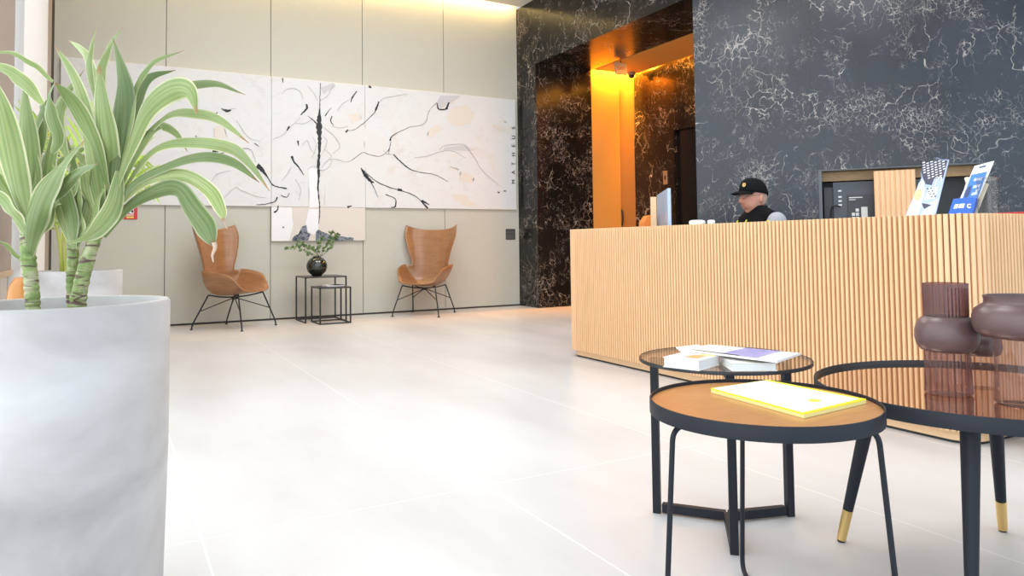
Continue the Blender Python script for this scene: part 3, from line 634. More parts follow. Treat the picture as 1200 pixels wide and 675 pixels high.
bm = B_(); eb(bm, 1.215, 1.297, .18, .33, RZ0+.001, 1.44); link('side_unit', bm, M_eq, eq)
bm = B_(); eb(bm, 1.425, 1.70, .135, .152, RZ0+.001, 1.355); link('door', bm, M_eq, eq, bevel=.002)
bm = B_()
for z in (1.40, 1.34, 1.30, 1.26): eb(bm, 1.345, 1.375, .146, .151, z-.008, z+.008)
eb(bm, 1.44, 1.56, .130, .136, 1.325, 1.333); eb(bm, 1.44, 1.50, .130, .136, 1.305, 1.311)
link('indicator_marks', bm, M_white, eq)
bm = B_()
for s, z in ((1.51, 1.205), (1.51, 1.165), (1.475, 1.165), (1.475, 1.125), (1.51, 1.125)): eb(bm, s-.014, s+.014, .126, .136, z-.015, z+.015)
eb(bm, 1.545, 1.60, .126, .136, 1.11, 1.235); link('keypad', bm, mat('keypad_white', (.7, .7, .68), .5), eq)
bm = B_(); b0 = aw(1.5, .15, RZ0)
tube(bm, spline([aw(1.36, .12, 1.245)-b0, aw(1.30, .10, 1.25)-b0, aw(1.275, .11, 1.20)-b0, aw(1.27, .12, 1.05)-b0, aw(1.27, .13, .95)-b0], 6), .008, 8); link('cable', bm, M_black, eq, smooth=True)

# ------------------------------------------------------------------ things on and behind the desk
mo = thing('monitor', 'slim computer monitor turned side-on behind the reception desk', 'monitor', (3.62, 4.05, .7505))
a0 = Vector((3.28, 3.84, 0)); far = pd(771.5, 240, 6.1); near = pd(784.5, 240, 5.3)
mo.location = ((far.x+near.x)/2, (far.y+near.y)/2, .7505); mc = Vector(mo.location)
ax = Vector((near.x-far.x, near.y-far.y, 0)); hw = .29; ax.normalize(); nx = Vector((-ax.y, ax.x, 0)); nx = nx if nx.dot(RIGHT) > 0 else -nx
zt, zb = 1.308-.75, .93-.75; zc, zh = (zt+zb)/2, (zt-zb)/2; hw = (Vector((near.x-far.x, near.y-far.y, 0))).length/2
bm = B_(); obox(bm, (0, 0, zc), ax*hw, nx*.012, (0, 0, zh)); link('casing', bm, mat('silver_case', (.42, .52, .68), .3, metal=.1), mo, bevel=.004)
bm = B_(); obox(bm, nx*.0125+Vector((0, 0, zc)), ax*(hw-.02), nx*.002, (0, 0, zh-.02))
M_screen = mat('screen_glow', (.05, .06, .09), .3); bb = M_screen.node_tree.nodes['Principled BSDF']; bb.inputs['Emission Color'].default_value = (.42, .55, .85, 1); bb.inputs['Emission Strength'].default_value = .42
link('screen', bm, M_screen, mo)
bm = B_(); obox(bm, (0, 0, .11), ax*.04, nx*.012, (0, 0, .095)); obox(bm, (0, 0, .006), ax*.12, nx*.09, (0, 0, .006)); link('stand', bm, M_blackmetal, mo)
w = pd(766, 250, 5.55)
pn = thing('desk_screen', 'narrow upright light oak board beside the monitor on the desk', 'panel', (w.x, w.y, .7505))
bm = B_(); obox(bm, (0, 0, .2555), RIGHT.xy.to_3d()*.021, Vector((FWD.x, FWD.y, 0))*.012, (0, 0, .255)); link('board', bm, M_oakplinth, pn, bevel=.003)
w = pd(758, 258, 5.9)
og = thing('letter_tray', 'orange angular desk organizer left of the oak board', 'desk organizer', (w.x, w.y, .7505))
bm = B_(); r3 = RIGHT.xy.to_3d()*.5; f3 = Vector((FWD.x, FWD.y, 0))
slab(bm, [(-r3*.06).to_tuple()[:2]+(0,), (r3*.10).to_tuple()[:2]+(0,), (r3*.10).to_tuple()[:2]+(.39,), (r3*.02).to_tuple()[:2]+(.385,), (-r3*.055).to_tuple()[:2]+(.33,)], f3*.22); link('body', bm, mat('orange_plastic', (.85, .24, .03), .45), og, bevel=.004)
for (x0, x1, lab) in ((807.5, 826.5, 'wide low white dish on the desk edge near the guard'), (829, 838, 'small low white dish nearest the guard on the desk edge')):
    w = onz((x0+x1)/2, 263.2, DH-.004); w = pd((x0+x1)/2, 261, 4.95); wd = (x1-x0)*4.95/F/2
    o = thing('dish', lab, 'dish', (w.x, w.y, DH-.004), math.atan2(RIGHT.y, RIGHT.x), 'white dishes on the reception desk')
    bm = B_(); lathe(bm, [(0, 0), (.75, 0), (.98, .012), (1.0, .022), (.92, .034), (.6, .038), (0, .038)], 32)
    for v_ in bm.verts: v_.co.x *= wd; v_.co.y *= wd*.8
    link('body', bm, M_white, o, smooth=True, angle=60)
# brochures in their stands
def world_board(name, label, cat, corners, thick, m, extra=None):
    base = (corners[0]+corners[1])/2; base.z = min(corners[0].z, corners[1].z)
    t = thing(name, label, cat, base)
    n_ = (corners[1]-corners[0]).cross(corners[3]-corners[0]).normalized(); n_ = n_ if n_.dot(CAM-base) > 0 else -n_
    return t, base, n_
zL = DH-.003
def lean_plane(p0, p1, lean):      # plane through bottom edge p0-p1 leaning away from the viewer
    e = (p1-p0).normalized(); up = (Vector((0, 0, 1))+Vector((FWD.x, FWD.y, 0))*lean).normalized(); n_ = e.cross(up).normalized(); return p0, n_
def on_plane(x, y, pl):
    r = ray(x, y); return CAM+r*((pl[0]-CAM).dot(pl[1])/r.dot(pl[1]))
def flat_poly(bm, pxs, pl, base, off, nrm, mi=0):
    vs_ = [bm.verts.new(on_plane(x, y, pl)-base+nrm*off) for x, y in pxs]; f = bm.faces.new(vs_); f.material_index = mi; return f
p0, p1 = pd(1061, 257, 3.62), pd(1096, 256, 3.52); p0.z = p1.z = zL
pl = lean_plane(p0, p1, .22); base = (p0+p1)/2; base.z = zL; nn = pl[1] if pl[1].dot(CAM-base) > 0 else -pl[1]
b1 = thing('brochure_board', 'leaning cardboard display showing a padlock and black and white cloth', 'display board', base)
shape1 = [(1060.5, 256.5), (1096, 255.5), (1112, 187), (1104, 187), (1098, 184.5), (1092, 190), (1083, 191), (1079, 200), (1080, 208)]
bm = B_(); slab(bm, [on_plane(x, y, pl)-base for x, y in shape1], -nn*.006); link('board', bm, mat('pale_blue_print', (.42, .50, .78), .35), b1)
M_pw = mat('print_white', (.85, .85, .88), .4); M_pk = mat('print_dark', (.05, .05, .08), .4); M_py = mat('print_yellow', (.86, .70, .28), .4); M_plb = mat('print_light_blue', (.60, .68, .88), .4)
bm = B_(); flat_poly(bm, [(1062, 256), (1076, 256), (1084, 226), (1083, 210), (1077, 214)], pl, base, .001, nn); flat_poly(bm, [(1078, 256), (1094, 255.3), (1100, 232), (1086, 240)], pl, base, .001, nn); link('light_area', bm, M_plb, b1)
bm = B_(); flat_poly(bm, [(1079, 200), (1083, 191), (1092, 190), (1098, 185), (1104, 187.5), (1110.5, 188), (1105, 209), (1095, 209), (1092, 217), (1085, 216), (1082, 210)], pl, base, .0015, nn); link('cloth_print', bm, M_pk, b1)
bm = B_(); flat_poly(bm, [(1080, 238), (1092, 240), (1090, 243), (1083, 245)], pl, base, .0015, nn); link('padlock_shadow', bm, M_pk, b1)
bm = B_(); rnd = random.Random(5)
for i in range(7):
    for j in range(6):
        x = 1081+j*4.6+i*.3; y = 190.5+i*2.9+(j % 2)*1.2-(j*.5)
        if x > 1108-(y-188)*.22 or (x < 1083 and y > 203): continue
        flat_poly(bm, [(x, y), (x+2.8, y-.9), (x+3.1, y+.1), (x+.4, y+1.1)], pl, base, .002, nn)
link('cloth_stripes', bm, M_pw, b1); bm = B_()
flat_poly(bm, [(1089, 220), (1099.5, 219), (1096, 232.5), (1083.5, 234.5)], pl, base, .002, nn)
for q in range(8):
    a0_, a1_ = PI*q/8, PI*(q+1)/8; cxk, cyk = 1099, 216
    f_ = lambda a, r: (cxk-4.6*r*math.cos(a)+2.2*math.sin(a)*r, cyk-9*r*math.sin(a)+(3*math.cos(a)))
    flat_poly(bm, [f_(a0_, 1), f_(a1_, 1), f_(a1_, .8), f_(a0_, .8)], pl, base, .002, nn)
link('padlock_print', bm, M_pw, b1); bm = B_()
for y in (242, 245.5, 249, 252.5): flat_poly(bm, [(1067.5-(y-242)*.3, y), (1074-(y-242)*.3, y-.3), (1073.7-(y-242)*.3, y+1.6), (1067-(y-242)*.3, y+1.9)], pl, base, .002, nn)
link('small_text', bm, M_pw, b1)
bm = B_()
for i in range(4):
    for j in range(2):
        x, y = 1086+j*4+(3-i)*1.6, 231.5-i*3.1-j*.5; flat_poly(bm, [(x, y), (x+2.0, y-.3), (x+2.4, y-1.9), (x+.4, y-1.6)], pl, base, .0025, nn)
link('padlock_keys', bm, M_pk, b1)
bm = B_(); flat_poly(bm, [(1076.2+4.2*math.cos(a)+1.6*math.sin(a), 228.5-7*math.sin(a)) for a in [k*PI/10 for k in range(20)]], pl, base, .002, nn); link('yellow_bubble', bm, M_py, b1)
p0, p1 = pd(1111, 255, 3.50), pd(1143, 254.5, 3.42); p0.z = p1.z = zL
pl = lean_plane(p0, p1, .22); base = (p0+p1)/2; base.z = zL; nn = pl[1] if pl[1].dot(CAM-base) > 0 else -pl[1]
b2 = thing('leaflet_holder', 'blue leaflet holder filled with tall white and blue leaflets', 'leaflet holder', base)
bm = B_(); slab(bm, [on_plane(x, y, pl)-base+nn*.03 for x, y in [(1112.5, 255.5), (1141, 254.5), (1147, 233), (1137, 232.5), (1119, 234.5)]], -nn*.05); link('pocket', bm, mat('holder_blue', (.012, .11, .55), .3), b2, bevel=.002)
bm = B_(); slab(bm, [on_plane(x, y, pl)-base for x, y in [(1116, 255), (1139, 254), (1165, 188.5), (1142, 194.5)]], -nn*.004); link('leaflet', bm, M_pw, b2)
bm = B_(); slab(bm, [on_plane(x, y, pl)-base-nn*.012 for x, y in [(1119, 254), (1144, 253.5), (1158, 215), (1133, 206.5), (1129, 208), (1131, 214)]], -nn*.003); link('rear_leaflet', bm, mat('print_cream', (.72, .64, .5), .4), b2)
bm = B_(); flat_poly(bm, [(1127, 235), (1145.5, 234), (1157, 201), (1138.5, 205)], pl, base, .0012, nn); link('blue_print', bm, mat('print_blue', (.06, .22, .62), .4), b2)
bm = B_()
for x, y, w_ in ((1142, 209, 10), (1141, 217.5, 8), (1139, 226, 7), (1144, 222, 4)): flat_poly(bm, [(x, y), (x+w_, y-1.5), (x+w_-1.2, y+2), (x-1.2, y+3.5)], pl, base, .002, nn)
link('pale_print', bm, M_plb, b2)
bm = B_(); flat_poly(bm, [(1131, 225), (1135, 219), (1139, 217), (1137, 226), (1133, 233), (1130, 232)], pl, base, .002, nn); flat_poly(bm, [(1148, 195.5), (1156, 193.5), (1155, 195.5), (1147.2, 197.3)], pl, base, .002, nn); link('dark_print', bm, mat('print_navy', (.04, .07, .18), .4), b2)
bm = B_()
for pg in ([(1119.5, 246), (1121.5, 241), (1126, 240.5), (1124, 245.6)], [(1125, 245.4), (1127, 240.3), (1133, 240), (1131.5, 245)], [(1120, 252), (1128, 251), (1127.7, 252.5), (1119.7, 253.5)]): flat_poly(bm, pg, pl, base, .0325, nn)
for q in range(10):
    a0_, a1_ = .5+q*(5.2/10), .5+(q+1)*(5.2/10); f_ = lambda a, r: (1138+2.8*r*math.cos(a), 242.8-2.7*r*math.sin(a)); flat_poly(bm, [f_(a0_, 1), f_(a1_, 1), f_(a1_, .55), f_(a0_, .55)], pl, base, .0325, nn)
link('white_lettering', bm, M_pw, b2)
bm = B_(); e3 = (p1-p0).normalized(); cpo = (p1-base)+e3*.055-nn*.02+Vector((0, 0, .085)); obox(bm, cpo, e3*.04, nn*.045, (0, 0, .085)); link('clear_stand', bm, thin_glass('acrylic', (.80, .78, .76)), b2)
for o_ in [o for o in bpy.data.objects if o.parent in (b1, b2)]:
    for v_ in o_.data.vertices: v_.co.z = max(v_.co.z, .0004)
w = ony(1194, 252, 1.96)
rf = thing('folder', 'red folder lying on the right end of the reception desk', 'folder', (w.x+.04, w.y, DH-.0035), 0)
bm = B_(); box(bm, (-.09, -.09, 0), (.13, .10, .018)); link('cover', bm, mat('folder_red', (.55, .04, .03), .4), rf, bevel=.003)

# ------------------------------------------------------------------ foreground tables
def dirs(c):
    aw_ = Vector((c[0], c[1], 0)).normalized(); return aw_, Vector((aw_.y, -aw_.x, 0))
def ring_profile(bm, r, z0, z1, wall, n=96, mi=0, lining=None):
    lathe(bm, [(r, z0), (r, z1-.002), (r-.001, z1), (r-wall, z1), (r-wall, z0), (r, z0)], n, mi=mi)
    if lining is not None:
        for f in bm.faces:
            c = f.calc_center_median()
            if Vector((c.x, c.y)).length < r-wall*.9 and abs(f.normal.z) < .5 or Vector((c.x, c.y)).length < r-wall*.9: f.material_index = lining
# wooden tray table
T1 = Vector((1.394, 1.284, 0)); Z1, R1_ = .534, .2695
t1 = thing('tray_table', 'round wooden tray coffee table with charcoal rim and thin wire legs', 'coffee table', T1)
aw_, rt = dirs(T1)
bm = B_(); ring_profile(bm, R1_, Z1-.034, Z1, .004); link('rim', bm, M_tablemetal, t1, smooth=True)
bm = B_(); lathe(bm, [(0, Z1-.020), (R1_-.0045, Z1-.020), (R1_-.0045, Z1-.009), (0, Z1-.009)], 96); link('tray_top', bm, M_traywood, t1, smooth=True)
bm = B_(); lathe(bm, [(0, Z1-.034), (R1_-.0045, Z1-.034), (R1_-.0045, Z1-.0205), (0, Z1-.0205)], 96); link('underside', bm, M_tablemetal, t1, smooth=True)
for a, r0, r1 in ((-13, .225, .285), (105, .253, .290), (231, .253, .285)):
    a = math.radians(a); dv = aw_*math.cos(a)+rt*math.sin(a); bm = B_()
    tube(bm, fillet([dv*(r0-.07)+Vector((0, 0, Z1-.041)), dv*r0+Vector((0, 0, Z1-.041)), dv*r1+Vector((0, 0, .0075)), dv*.02+Vector((0, 0, .0075))], .035, 8), .0065, 10); link('leg', bm, M_tablemetal, t1, smooth=True)
# tripod glass table
T2 = Vector((1.785, 1.803, 0)); Z2, R2_ = .534, .276
t2 = thing('glass_table', 'round smoked glass side table on a black three-legged frame', 'coffee table', T2)
bm = B_(); lathe(bm, [(0, Z2-.008), (R2_-.006, Z2-.008), (R2_-.006, Z2), (0, Z2)], 96); link('glass_top', bm, thin_glass('smoked_glass', (.80, .76, .75)), t2, smooth=True)
bm = B_(); ring_profile(bm, R2_, Z2-.010, Z2+.0005, .0055); link('rim', bm, M_black, t2, smooth=True)
for x, y in ((-.143, .183), (.216, -.066), (-.165, -.190)):
    dv = Vector((x, y, 0)); L = dv.length; dv.normalize(); sv = Vector((-dv.y, dv.x, 0)); bm = B_()
    obox(bm, dv*L+Vector((0, 0, (Z2-.011)/2)), dv*.0125, sv*.0125, (0, 0, (Z2-.011)/2)); link('leg', bm, M_tablemetal, t2, bevel=.0015)
    bm = B_(); obox(bm, dv*(L-.0125)*.5+Vector((0, 0, .02)), dv*((L-.0125)*.5-.006), sv*.0125, (0, 0, .0145)); link('floor_bar', bm, M_tablemetal, t2, bevel=.0015)
    bm = B_(); obox(bm, dv*(L-.0125)*.5+Vector((0, 0, Z2-.022)), dv*((L-.0125)*.5-.006), sv*.0125, (0, 0, .011)); link('top_bar', bm, M_tablemetal, t2, bevel=.0015)
# large mirror-topped table
T3 = Vector((2.111, 1.161, 0)); Z3, R3_ = .515, .43
t3 = thing('mirror_table', 'large round coffee table with bronze mirror top and brass-tipped black legs', 'coffee table', T3)
bm = B_(); ring_profile(bm, R3_, Z3-.037, Z3+.0, .006, 128, 0, 1); link('rim', bm, [M_tablemetal, M_black], t3, smooth=True)
ZM = Z3-.012
M_mirror = mat('bronze_mirror', (.58, .43, .36), .015, metal=1.0)
bm = B_(); lathe(bm, [(0, ZM-.006), (R3_-.0065, ZM-.006), (R3_-.0065, ZM), (0, ZM)], 128); link('mirror_top', bm, M_mirror, t3, smooth=True)
bm = B_(); lathe(bm, [(0, Z3-.037), (R3_-.0065, Z3-.037), (R3_-.0065, ZM-.0065), (0, ZM-.0065)], 128); link('underside', bm, M_tablemetal, t3, smooth=True)
f1 = Vector((1.964, 1.509, 0))-T3; f2 = Vector((2.459, 1.308, 0))-T3
for dv in (f1, f2, -f1, -f2):
    ft = dv.normalized()*.382; tp = dv.normalized()*.272+Vector((0, 0, Z3-.037)); r = lambda k: .0235-.011*k; q = lambda k: tp+(ft-tp)*k
    bm = B_(); tube(bm, [q(k) for k in (0, .3, .79)], [r(0), r(.3), r(.79)], 20); lg = link('leg', bm, M_tablemetal, t3, smooth=True)
    bm = B_(); tube(bm, [q(.79), q(.985)], [r(.79)+.0006, r(.985)+.0006], 20); link('brass_tip', bm, M_brass, lg, smooth=True)
    bm = B_(); tube(bm, [q(.985), q(1)-Vector((0, 0, -.0005))], [r(1), r(1)-.002], 20); link('foot_pad', bm, M_black, lg, smooth=True)

# notepad on the tray table
ZN = Z1-.0085
pad = thing('notepad', 'yellow edged notepad with white cover lying on the wooden tray table', 'notepad', (1.52, 1.33, ZN))
qd = [onz(x, y, ZN+.011) for x, y in ((833, 455), (900, 445), (1015, 467.5), (942, 484.5))]
c0 = sum(qd, Vector())/4; c0.z = ZN; pad.location = c0
qd = [Vector((q.x, q.y, ZN))-c0 for q in qd]
bm = B_(); slab(bm, [q+Vector((0, 0, .0)) for q in qd], (0, 0, .008)); link('page_block', bm, mat('yellow_page_edges', (.80, .74, .30), .6), pad)
bm = B_(); slab(bm, [q+Vector((0, 0, .0081)) for q in qd], (0, 0, .003)); link('yellow_cover', bm, mat('yellow_cover', (.90, .80, .03), .4), pad)
def inq(u, v, z): return (qd[0]*(1-u)+qd[3]*u)*(1-v)+(qd[1]*(1-u)+qd[2]*u)*v+Vector((0, 0, z))
bm = B_(); slab(bm, [inq(.02, .02, .0112), inq(.02, .90, .0112), inq(.965, .93, .0112), inq(.975, .02, .0112)], (0, 0, .0006)); link('white_sheet', bm, mat('sheet_white', (.90, .90, .88), .5), pad)
bm = B_()
for k in range(12):
    a0_, a1_ = 2*PI*k/12, 2*PI*(k+1)/12
cc = inq(.80, .50, .0121); bm.faces.new([bm.verts.new(cc+(inq(.86, .5, 0)-inq(.80, .5, 0))*math.cos(a)*.8+(inq(.8, .6, 0)-inq(.8, .5, 0))*math.sin(a)*.75) for a in [2*PI*k/20 for k in range(20)]])
link('yellow_mark', bm, mat('mark_yellow', (.80, .66, .05), .5), pad)
bm = B_()
for u in (.70, .74): bm.faces.new([bm.verts.new(inq(*q, .0121)) for q in ((u, .34), (u, .60), (u+.02, .60), (u+.02, .34))])
link('grey_mark', bm, M_pgrey, pad)

# books on the glass table
M_page = bpy.data.materials['page_white']
def orient_book(name, label, p0, p1, depth, z0, z1, covers, parts=(), cover_t=.002):
    e = (p1-p0); e.z = 0; L = e.length; e.normalize(); n_ = Vector((-e.y, e.x, 0)); n_ = n_ if n_.dot(FWD) > 0 else -n_
    t = thing(name, label, 'book', Vector((p0.x, p0.y, z0))+e*L/2+n_*depth/2)
    bm = B_(); obox(bm, (0, 0, (z1-z0)/2), e*(L/2-.003), n_*(depth/2-.003), (0, 0, (z1-z0)/2-cover_t)); link('pages', bm, M_page, t)
    bm = B_(); obox(bm, (0, 0, cover_t/2), e*L/2, n_*depth/2, (0, 0, cover_t/2-.0001)); obox(bm, (0, 0, z1-z0-cover_t/2), e*L/2, n_*depth/2, (0, 0, cover_t/2-.0001)); link('cover', bm, covers, t)
    for nm, m_, (u0, u1, v0, v1) in parts:
        bm = B_(); f_ = lambda u, v: e*(u-.5)*L+n_*(v-.5)*depth+Vector((0, 0, z1-z0+.0006)); bm.faces.new([bm.verts.new(f_(*q)) for q in ((u0, v0), (u1, v0), (u1, v1), (u0, v1))]); link(nm, bm, m_, t)
    return t
M_cw = mat('cover_cream', (.80, .77, .73), .4)
zb = Z2+.0008
orient_book('book', 'thick white paperback with orange print on the left of the glass table', onz(777, 430, zb), onz(819.5, 435, zb), .135, zb, zb+.031, M_cw, [('orange_print', mat('print_orange', (.80, .38, .14), .4), (.45, .8, .25, .7)), ('yellow_print', M_py, (.55, .95, .72, .9))])
orient_book('book', 'white book lying under the purple magazine on the glass table', onz(858, 435.3, zb), onz(911, 435, zb), .17, zb, zb+.024, M_cw)
M_mag = mat('magazine_purple', (.27, .27, .62), .3); g = N(M_mag); a = g.noise(g.co('Object'), 9, 3, .6, 1); g.color(g.ramp(a, [(.4, (.24, .25, .58)), (.6, (.40, .40, .70))]))
zc = zb+.0325; mq = [onz(x, y, zc+.006) for x, y in ((800, 409), (832, 404), (938, 414), (911, 423))]
c0 = sum(mq, Vector())/4; c0.z = zc
mg = thing('magazine', 'open-edged glossy magazine with purple cover topmost on the glass table', 'magazine', c0); mq = [Vector((q.x, q.y, 0))-Vector((c0.x, c0.y, 0)) for q in mq]
def im(u, v, z): return (mq[0]*(1-u)+mq[3]*u)*(1-v)+(mq[1]*(1-u)+mq[2]*u)*v+Vector((0, 0, z))
bm = B_(); slab(bm, mq, (0, 0, .0055)); link('pages', bm, M_page, mg)
bm = B_(); slab(bm, [q+Vector((0, 0, .0056)) for q in mq], (0, 0, .0012)); link('cover', bm, M_cw, mg)
for nm, m_, (u0, u1, v0, v1) in (('purple_print', M_mag, (.42, .80, .0, 1)), ('beige_print', M_pbeige, (.06, .42, .35, 1)), ('spine_strip', M_pk, (.10, .62, .0, .07))):
    bm = B_(); bm.faces.new([bm.verts.new(im(*q, .0073)) for q in ((u0, v0), (u1, v0), (u1, v1), (u0, v1))]); link(nm, bm, m_, mg)
bm = B_(); slab(bm, [im(-.0, .0, -.008), im(-.0, .9, -.008), im(-.10, .85, .004), im(-.10, .05, .006)], (0, 0, .002)); link('curled_pages', bm, M_page, mg)
# support below the magazine
# vases on the mirror table
M_satin = mat('mauve_satin_glass', (.105, .058, .058), .36, spec=.6); M_pink = thin_glass('pink_brown_glass', (.76, .62, .60), (.26, .15, .14), .36); M_pink2 = thin_glass('pale_pink_glass', (.86, .75, .72), (.30, .18, .16), .2)
def glass_vase(label, x, y, secs, ribbed):
    w = onz(x, y, ZM); t = thing('vase', label, 'vase', (w.x, w.y, ZM), 0, 'mauve glass vases on the mirror table')
    k = (w-CAM).dot(FWD)/F
    n = 120
    for nm, m_, pr, fl in secs:
        bm = B_(); lathe(bm, [(a*k, b*k) for a, b in pr], n, flute=fl, fn=40)
        link(nm, bm, m_, t, smooth=True, angle=50)
    return t
glass_vase('tall mauve glass vase, ribbed cylinder with a round bulge at mid height', 1112, 461.5, [
    ('lower_cylinder', M_pink, [(0, .6), (23, .6), (24.6, 3), (24.2, 8), (23.6, 30), (23.4, 50)], .022),
    ('bulge', M_satin, [(23.4, 50), (28, 52), (32, 57.5), (33.8, 66), (33.6, 74), (31.5, 82), (27.5, 88), (23, 91)], 0),
    ('upper_cylinder', M_pink, [(23, 91), (23.2, 110), (23.4, 129.5), (22.4, 129.5), (22.2, 92)], .022)], True)
glass_vase('wide mauve glass vase with a broad shouldered top, cut by the right edge', 1205, 475, [
    ('lower_cylinder', M_pink2, [(0, .6), (31, .6), (34, 4), (33, 40), (33, 78)], 0),
    ('bulge', M_satin, [(33, 78), (44, 80), (51, 85), (53.5, 93), (53.5, 104), (50.5, 112), (44, 117), (41, 119), (40.5, 123), (41.5, 128), (39, 128), (38, 119)], 0)], False)
glass_vase('small mauve glass vase standing behind the two bigger vases', 1151, 454, [
    ('lower_cylinder', M_pink2, [(0, .6), (15, .6), (17, 3), (16.5, 20), (16.5, 38)], 0),
    ('bulge', M_satin, [(16.5, 38), (20, 40), (22, 47), (21, 56), (17, 61), (15, 62), (15, 68), (14, 68), (14, 61)], 0)], False)

# ------------------------------------------------------------------ planters and plants
def planter(t, r=.246, z=.79, soil_r=None):
    bm = B_(); lathe(bm, [(0, 0), (r-.022, 0), (r-.014, .01), (r-.002, z*.55), (r, z-.006), (r-.004, z), (r-.021, z), (r-.024, z-.004), (r-.026, z-.09), (0, z-.09)], 96); link('pot', bm, M_concrete, t, smooth=True, angle=50)
    bm = B_(); rr = r-.027; rnd = random.Random(3); 
    lathe(bm, [(0, z-.072)]+[(rr*k/6, z-.075+.004*rnd.uniform(-1, 1)) for k in range(1, 7)], 40); link('soil', bm, M_soil, t)
M_leaf = mat('striped_leaf', (.25, .4, .15), .40, spec=.35)
g = N(M_leaf); uv = g.n('ShaderNodeUVMap', uv_map='UVMap'); uv2 = g.n('ShaderNodeUVMap', uv_map='tone'); sp2 = g.n('ShaderNodeSeparateXYZ'); g.l(uv2.outputs[0], sp2.inputs[0]); sep = g.n('ShaderNodeSeparateXYZ'); g.l(uv.outputs[0], sep.inputs[0]); u, vv = sep.outputs[0], sep.outputs[1]
nz = g.noise(g.co('Object', (1, 1, 1)), 9, 3); st = g.ramp(u, [(0, (.92, .90, .68)), (.06, (.80, .82, .56)), (.10, (.24, .36, .10)), (.22, (.34, .46, .15)), (.30, (.19, .31, .08)), (.40, (.36, .47, .17)), (.49, (.22, .34, .10)), (.51, (.44, .53, .22)), (.60, (.18, .30, .08)), (.72, (.37, .48, .17)), (.80, (.20, .33, .09)), (.90, (.26, .38, .11)), (.94, (.80, .82, .56)), (1, (.92, .90, .68))])
lo = g.noise(g.co('Object'), 3.2, 2); st = g.mix(g.ramp(lo, [(.38, (.55, .55, .55)), (.55, (0, 0, 0))]), st, (.12, .22, .05)); st = g.mix(g.math('MULTIPLY', nz, .50), st, (.50, .55, .42)); tip = g.ramp(vv, [(.93, (0, 0, 0)), (.97, (1, 1, 1))]); st = g.mix(tip, st, (.42, .25, .14)); st = g.mix(1.0, st, g.ramp(sp2.outputs[0], [(0, (.46, .50, .42)), (.35, (.76, .75, .62)), (.7, (.98, .94, .82)), (1, (1.14, 1.08, .98))]), 'MULTIPLY'); g.color(st)
tl = g.n('ShaderNodeBsdfTranslucent'); g.l(st, tl.inputs[0]); mx = g.n('ShaderNodeMixShader'); mx.inputs[0].default_value = .30
g.l(g.b.outputs[0], mx.inputs[1]); g.l(tl.outputs[0], mx.inputs[2]); g.l(mx.outputs[0], g.t.nodes['Material Output'].inputs[0])
M_leafd = mat('bright_palm_leaf', (.34, .46, .05), .45)
M_trunk = mat('green_ringed_trunk', (.4, .5, .2), .6); g = N(M_trunk); c = g.co('Object', (1, 1, 1)); a = g.noise(c, 26, 4, .6, .6); b = g.noise(g.co('Object', (8, 8, 46)), 1.6, 2, .5, 1.5)
g.color(g.mix(g.ramp(b, [(.53, (0, 0, 0)), (.62, (1, 1, 1))]), g.ramp(a, [(.35, (.13, .21, .05)), (.5, (.26, .34, .11)), (.65, (.46, .45, .28))]), (.11, .06, .05)))
D0 = 1.808
def leaf_mesh(bm, pts, wpx, lean, roll, o, k=0.0, seed=0, base=.35, flip=1, peak=.45):
    """arching strap leaf: pts = midline, wpx = greatest width, lean = how far it bends towards (-) or away (+)"""
    n = len(pts); P = []
    for i, (x, y) in enumerate(pts):
        t = i/(n-1); P.append(pd(x, y, D0+k+lean*t**1.3)-o)
    S = spline(P, 9); m = len(S); W = wpx*D0/F; uvl = bm.loops.layers.uv.get('UVMap') or bm.loops.layers.uv.new('UVMap'); tnl = bm.loops.layers.uv.get('tone') or bm.loops.layers.uv.new('tone'); prev = None; rnd = random.Random(seed); tone = rnd.random()
    ph = rnd.uniform(0, 6); ac = rnd.uniform(.01, .04)
    for i, p in enumerate(S):
        t = i/(m-1); tn = (S[min(i+1, m-1)]-S[max(i-1, 0)]).normalized()
        sd = tn.cross(FWD).normalized(); nr = sd.cross(tn).normalized()
        rr = roll+.35*math.sin(ph+t*4); s = (sd*math.cos(rr)+nr*math.sin(rr)).normalized(); nn_ = s.cross(tn).normalized()
        w = W*(base+(1-base)*math.sin(min(1, t/peak)*PI/2)) if t < peak else W*max(0.0, 1-((t-peak)/(1-peak))**1.6)
        w = max(w, .0012); row = []
        for q in (-1, -.55, 0, .55, 1):
            row.append(bm.verts.new(p+s*q*w/2+nn_*flip*(abs(q)**1.2)*w*.24+nn_*ac*.12*math.sin(t*17+q*3)*abs(q)*(w/W)))
        if prev:
            for j in range(4):
                f = bm.faces.new((prev[j], prev[j+1], row[j+1], row[j])); f.smooth = True
                t0 = (i-1)/(m-1)
                for lp, (uu, tt) in zip(f.loops, ((j/4, t0), ((j+1)/4, t0), ((j+1)/4, t), (j/4, t))): lp[uvl].uv = (uu, tt); lp[tnl].uv = (tone, 0)
        prev = row
PC = Vector((-.105, 2.13, 0))
p1_ = thing('potted_dracaena', 'tall grey concrete pot with a striped broad-leaved dracaena in the foreground', 'potted plant', PC)
planter(p1_)
def trunk(path, rs, seed):
    bm = B_(); S = spline([pd(x, y, D0+dz)-PC for x, y, dz in path], 14); rnd = random.Random(seed); n = len(S)
    R = []
    for i in range(n):
        t = i/(n-1); r = rs[0]+(rs[1]-rs[0])*t; R.append(r*(1+.05*math.sin(i*1.25+seed)+rnd.uniform(-.06, .06)))
    S[0].z = .72; tube(bm, S, R, 16); o = link('trunk', bm, M_trunk, p1_); 
    for p in o.data.polygons: p.use_smooth = True
trunk([(39, 372, 0), (38, 350, 0), (36, 325, 0), (33, 300, 0), (33, 270, 0), (33, 240, 0)], (.0165, .017), 1)
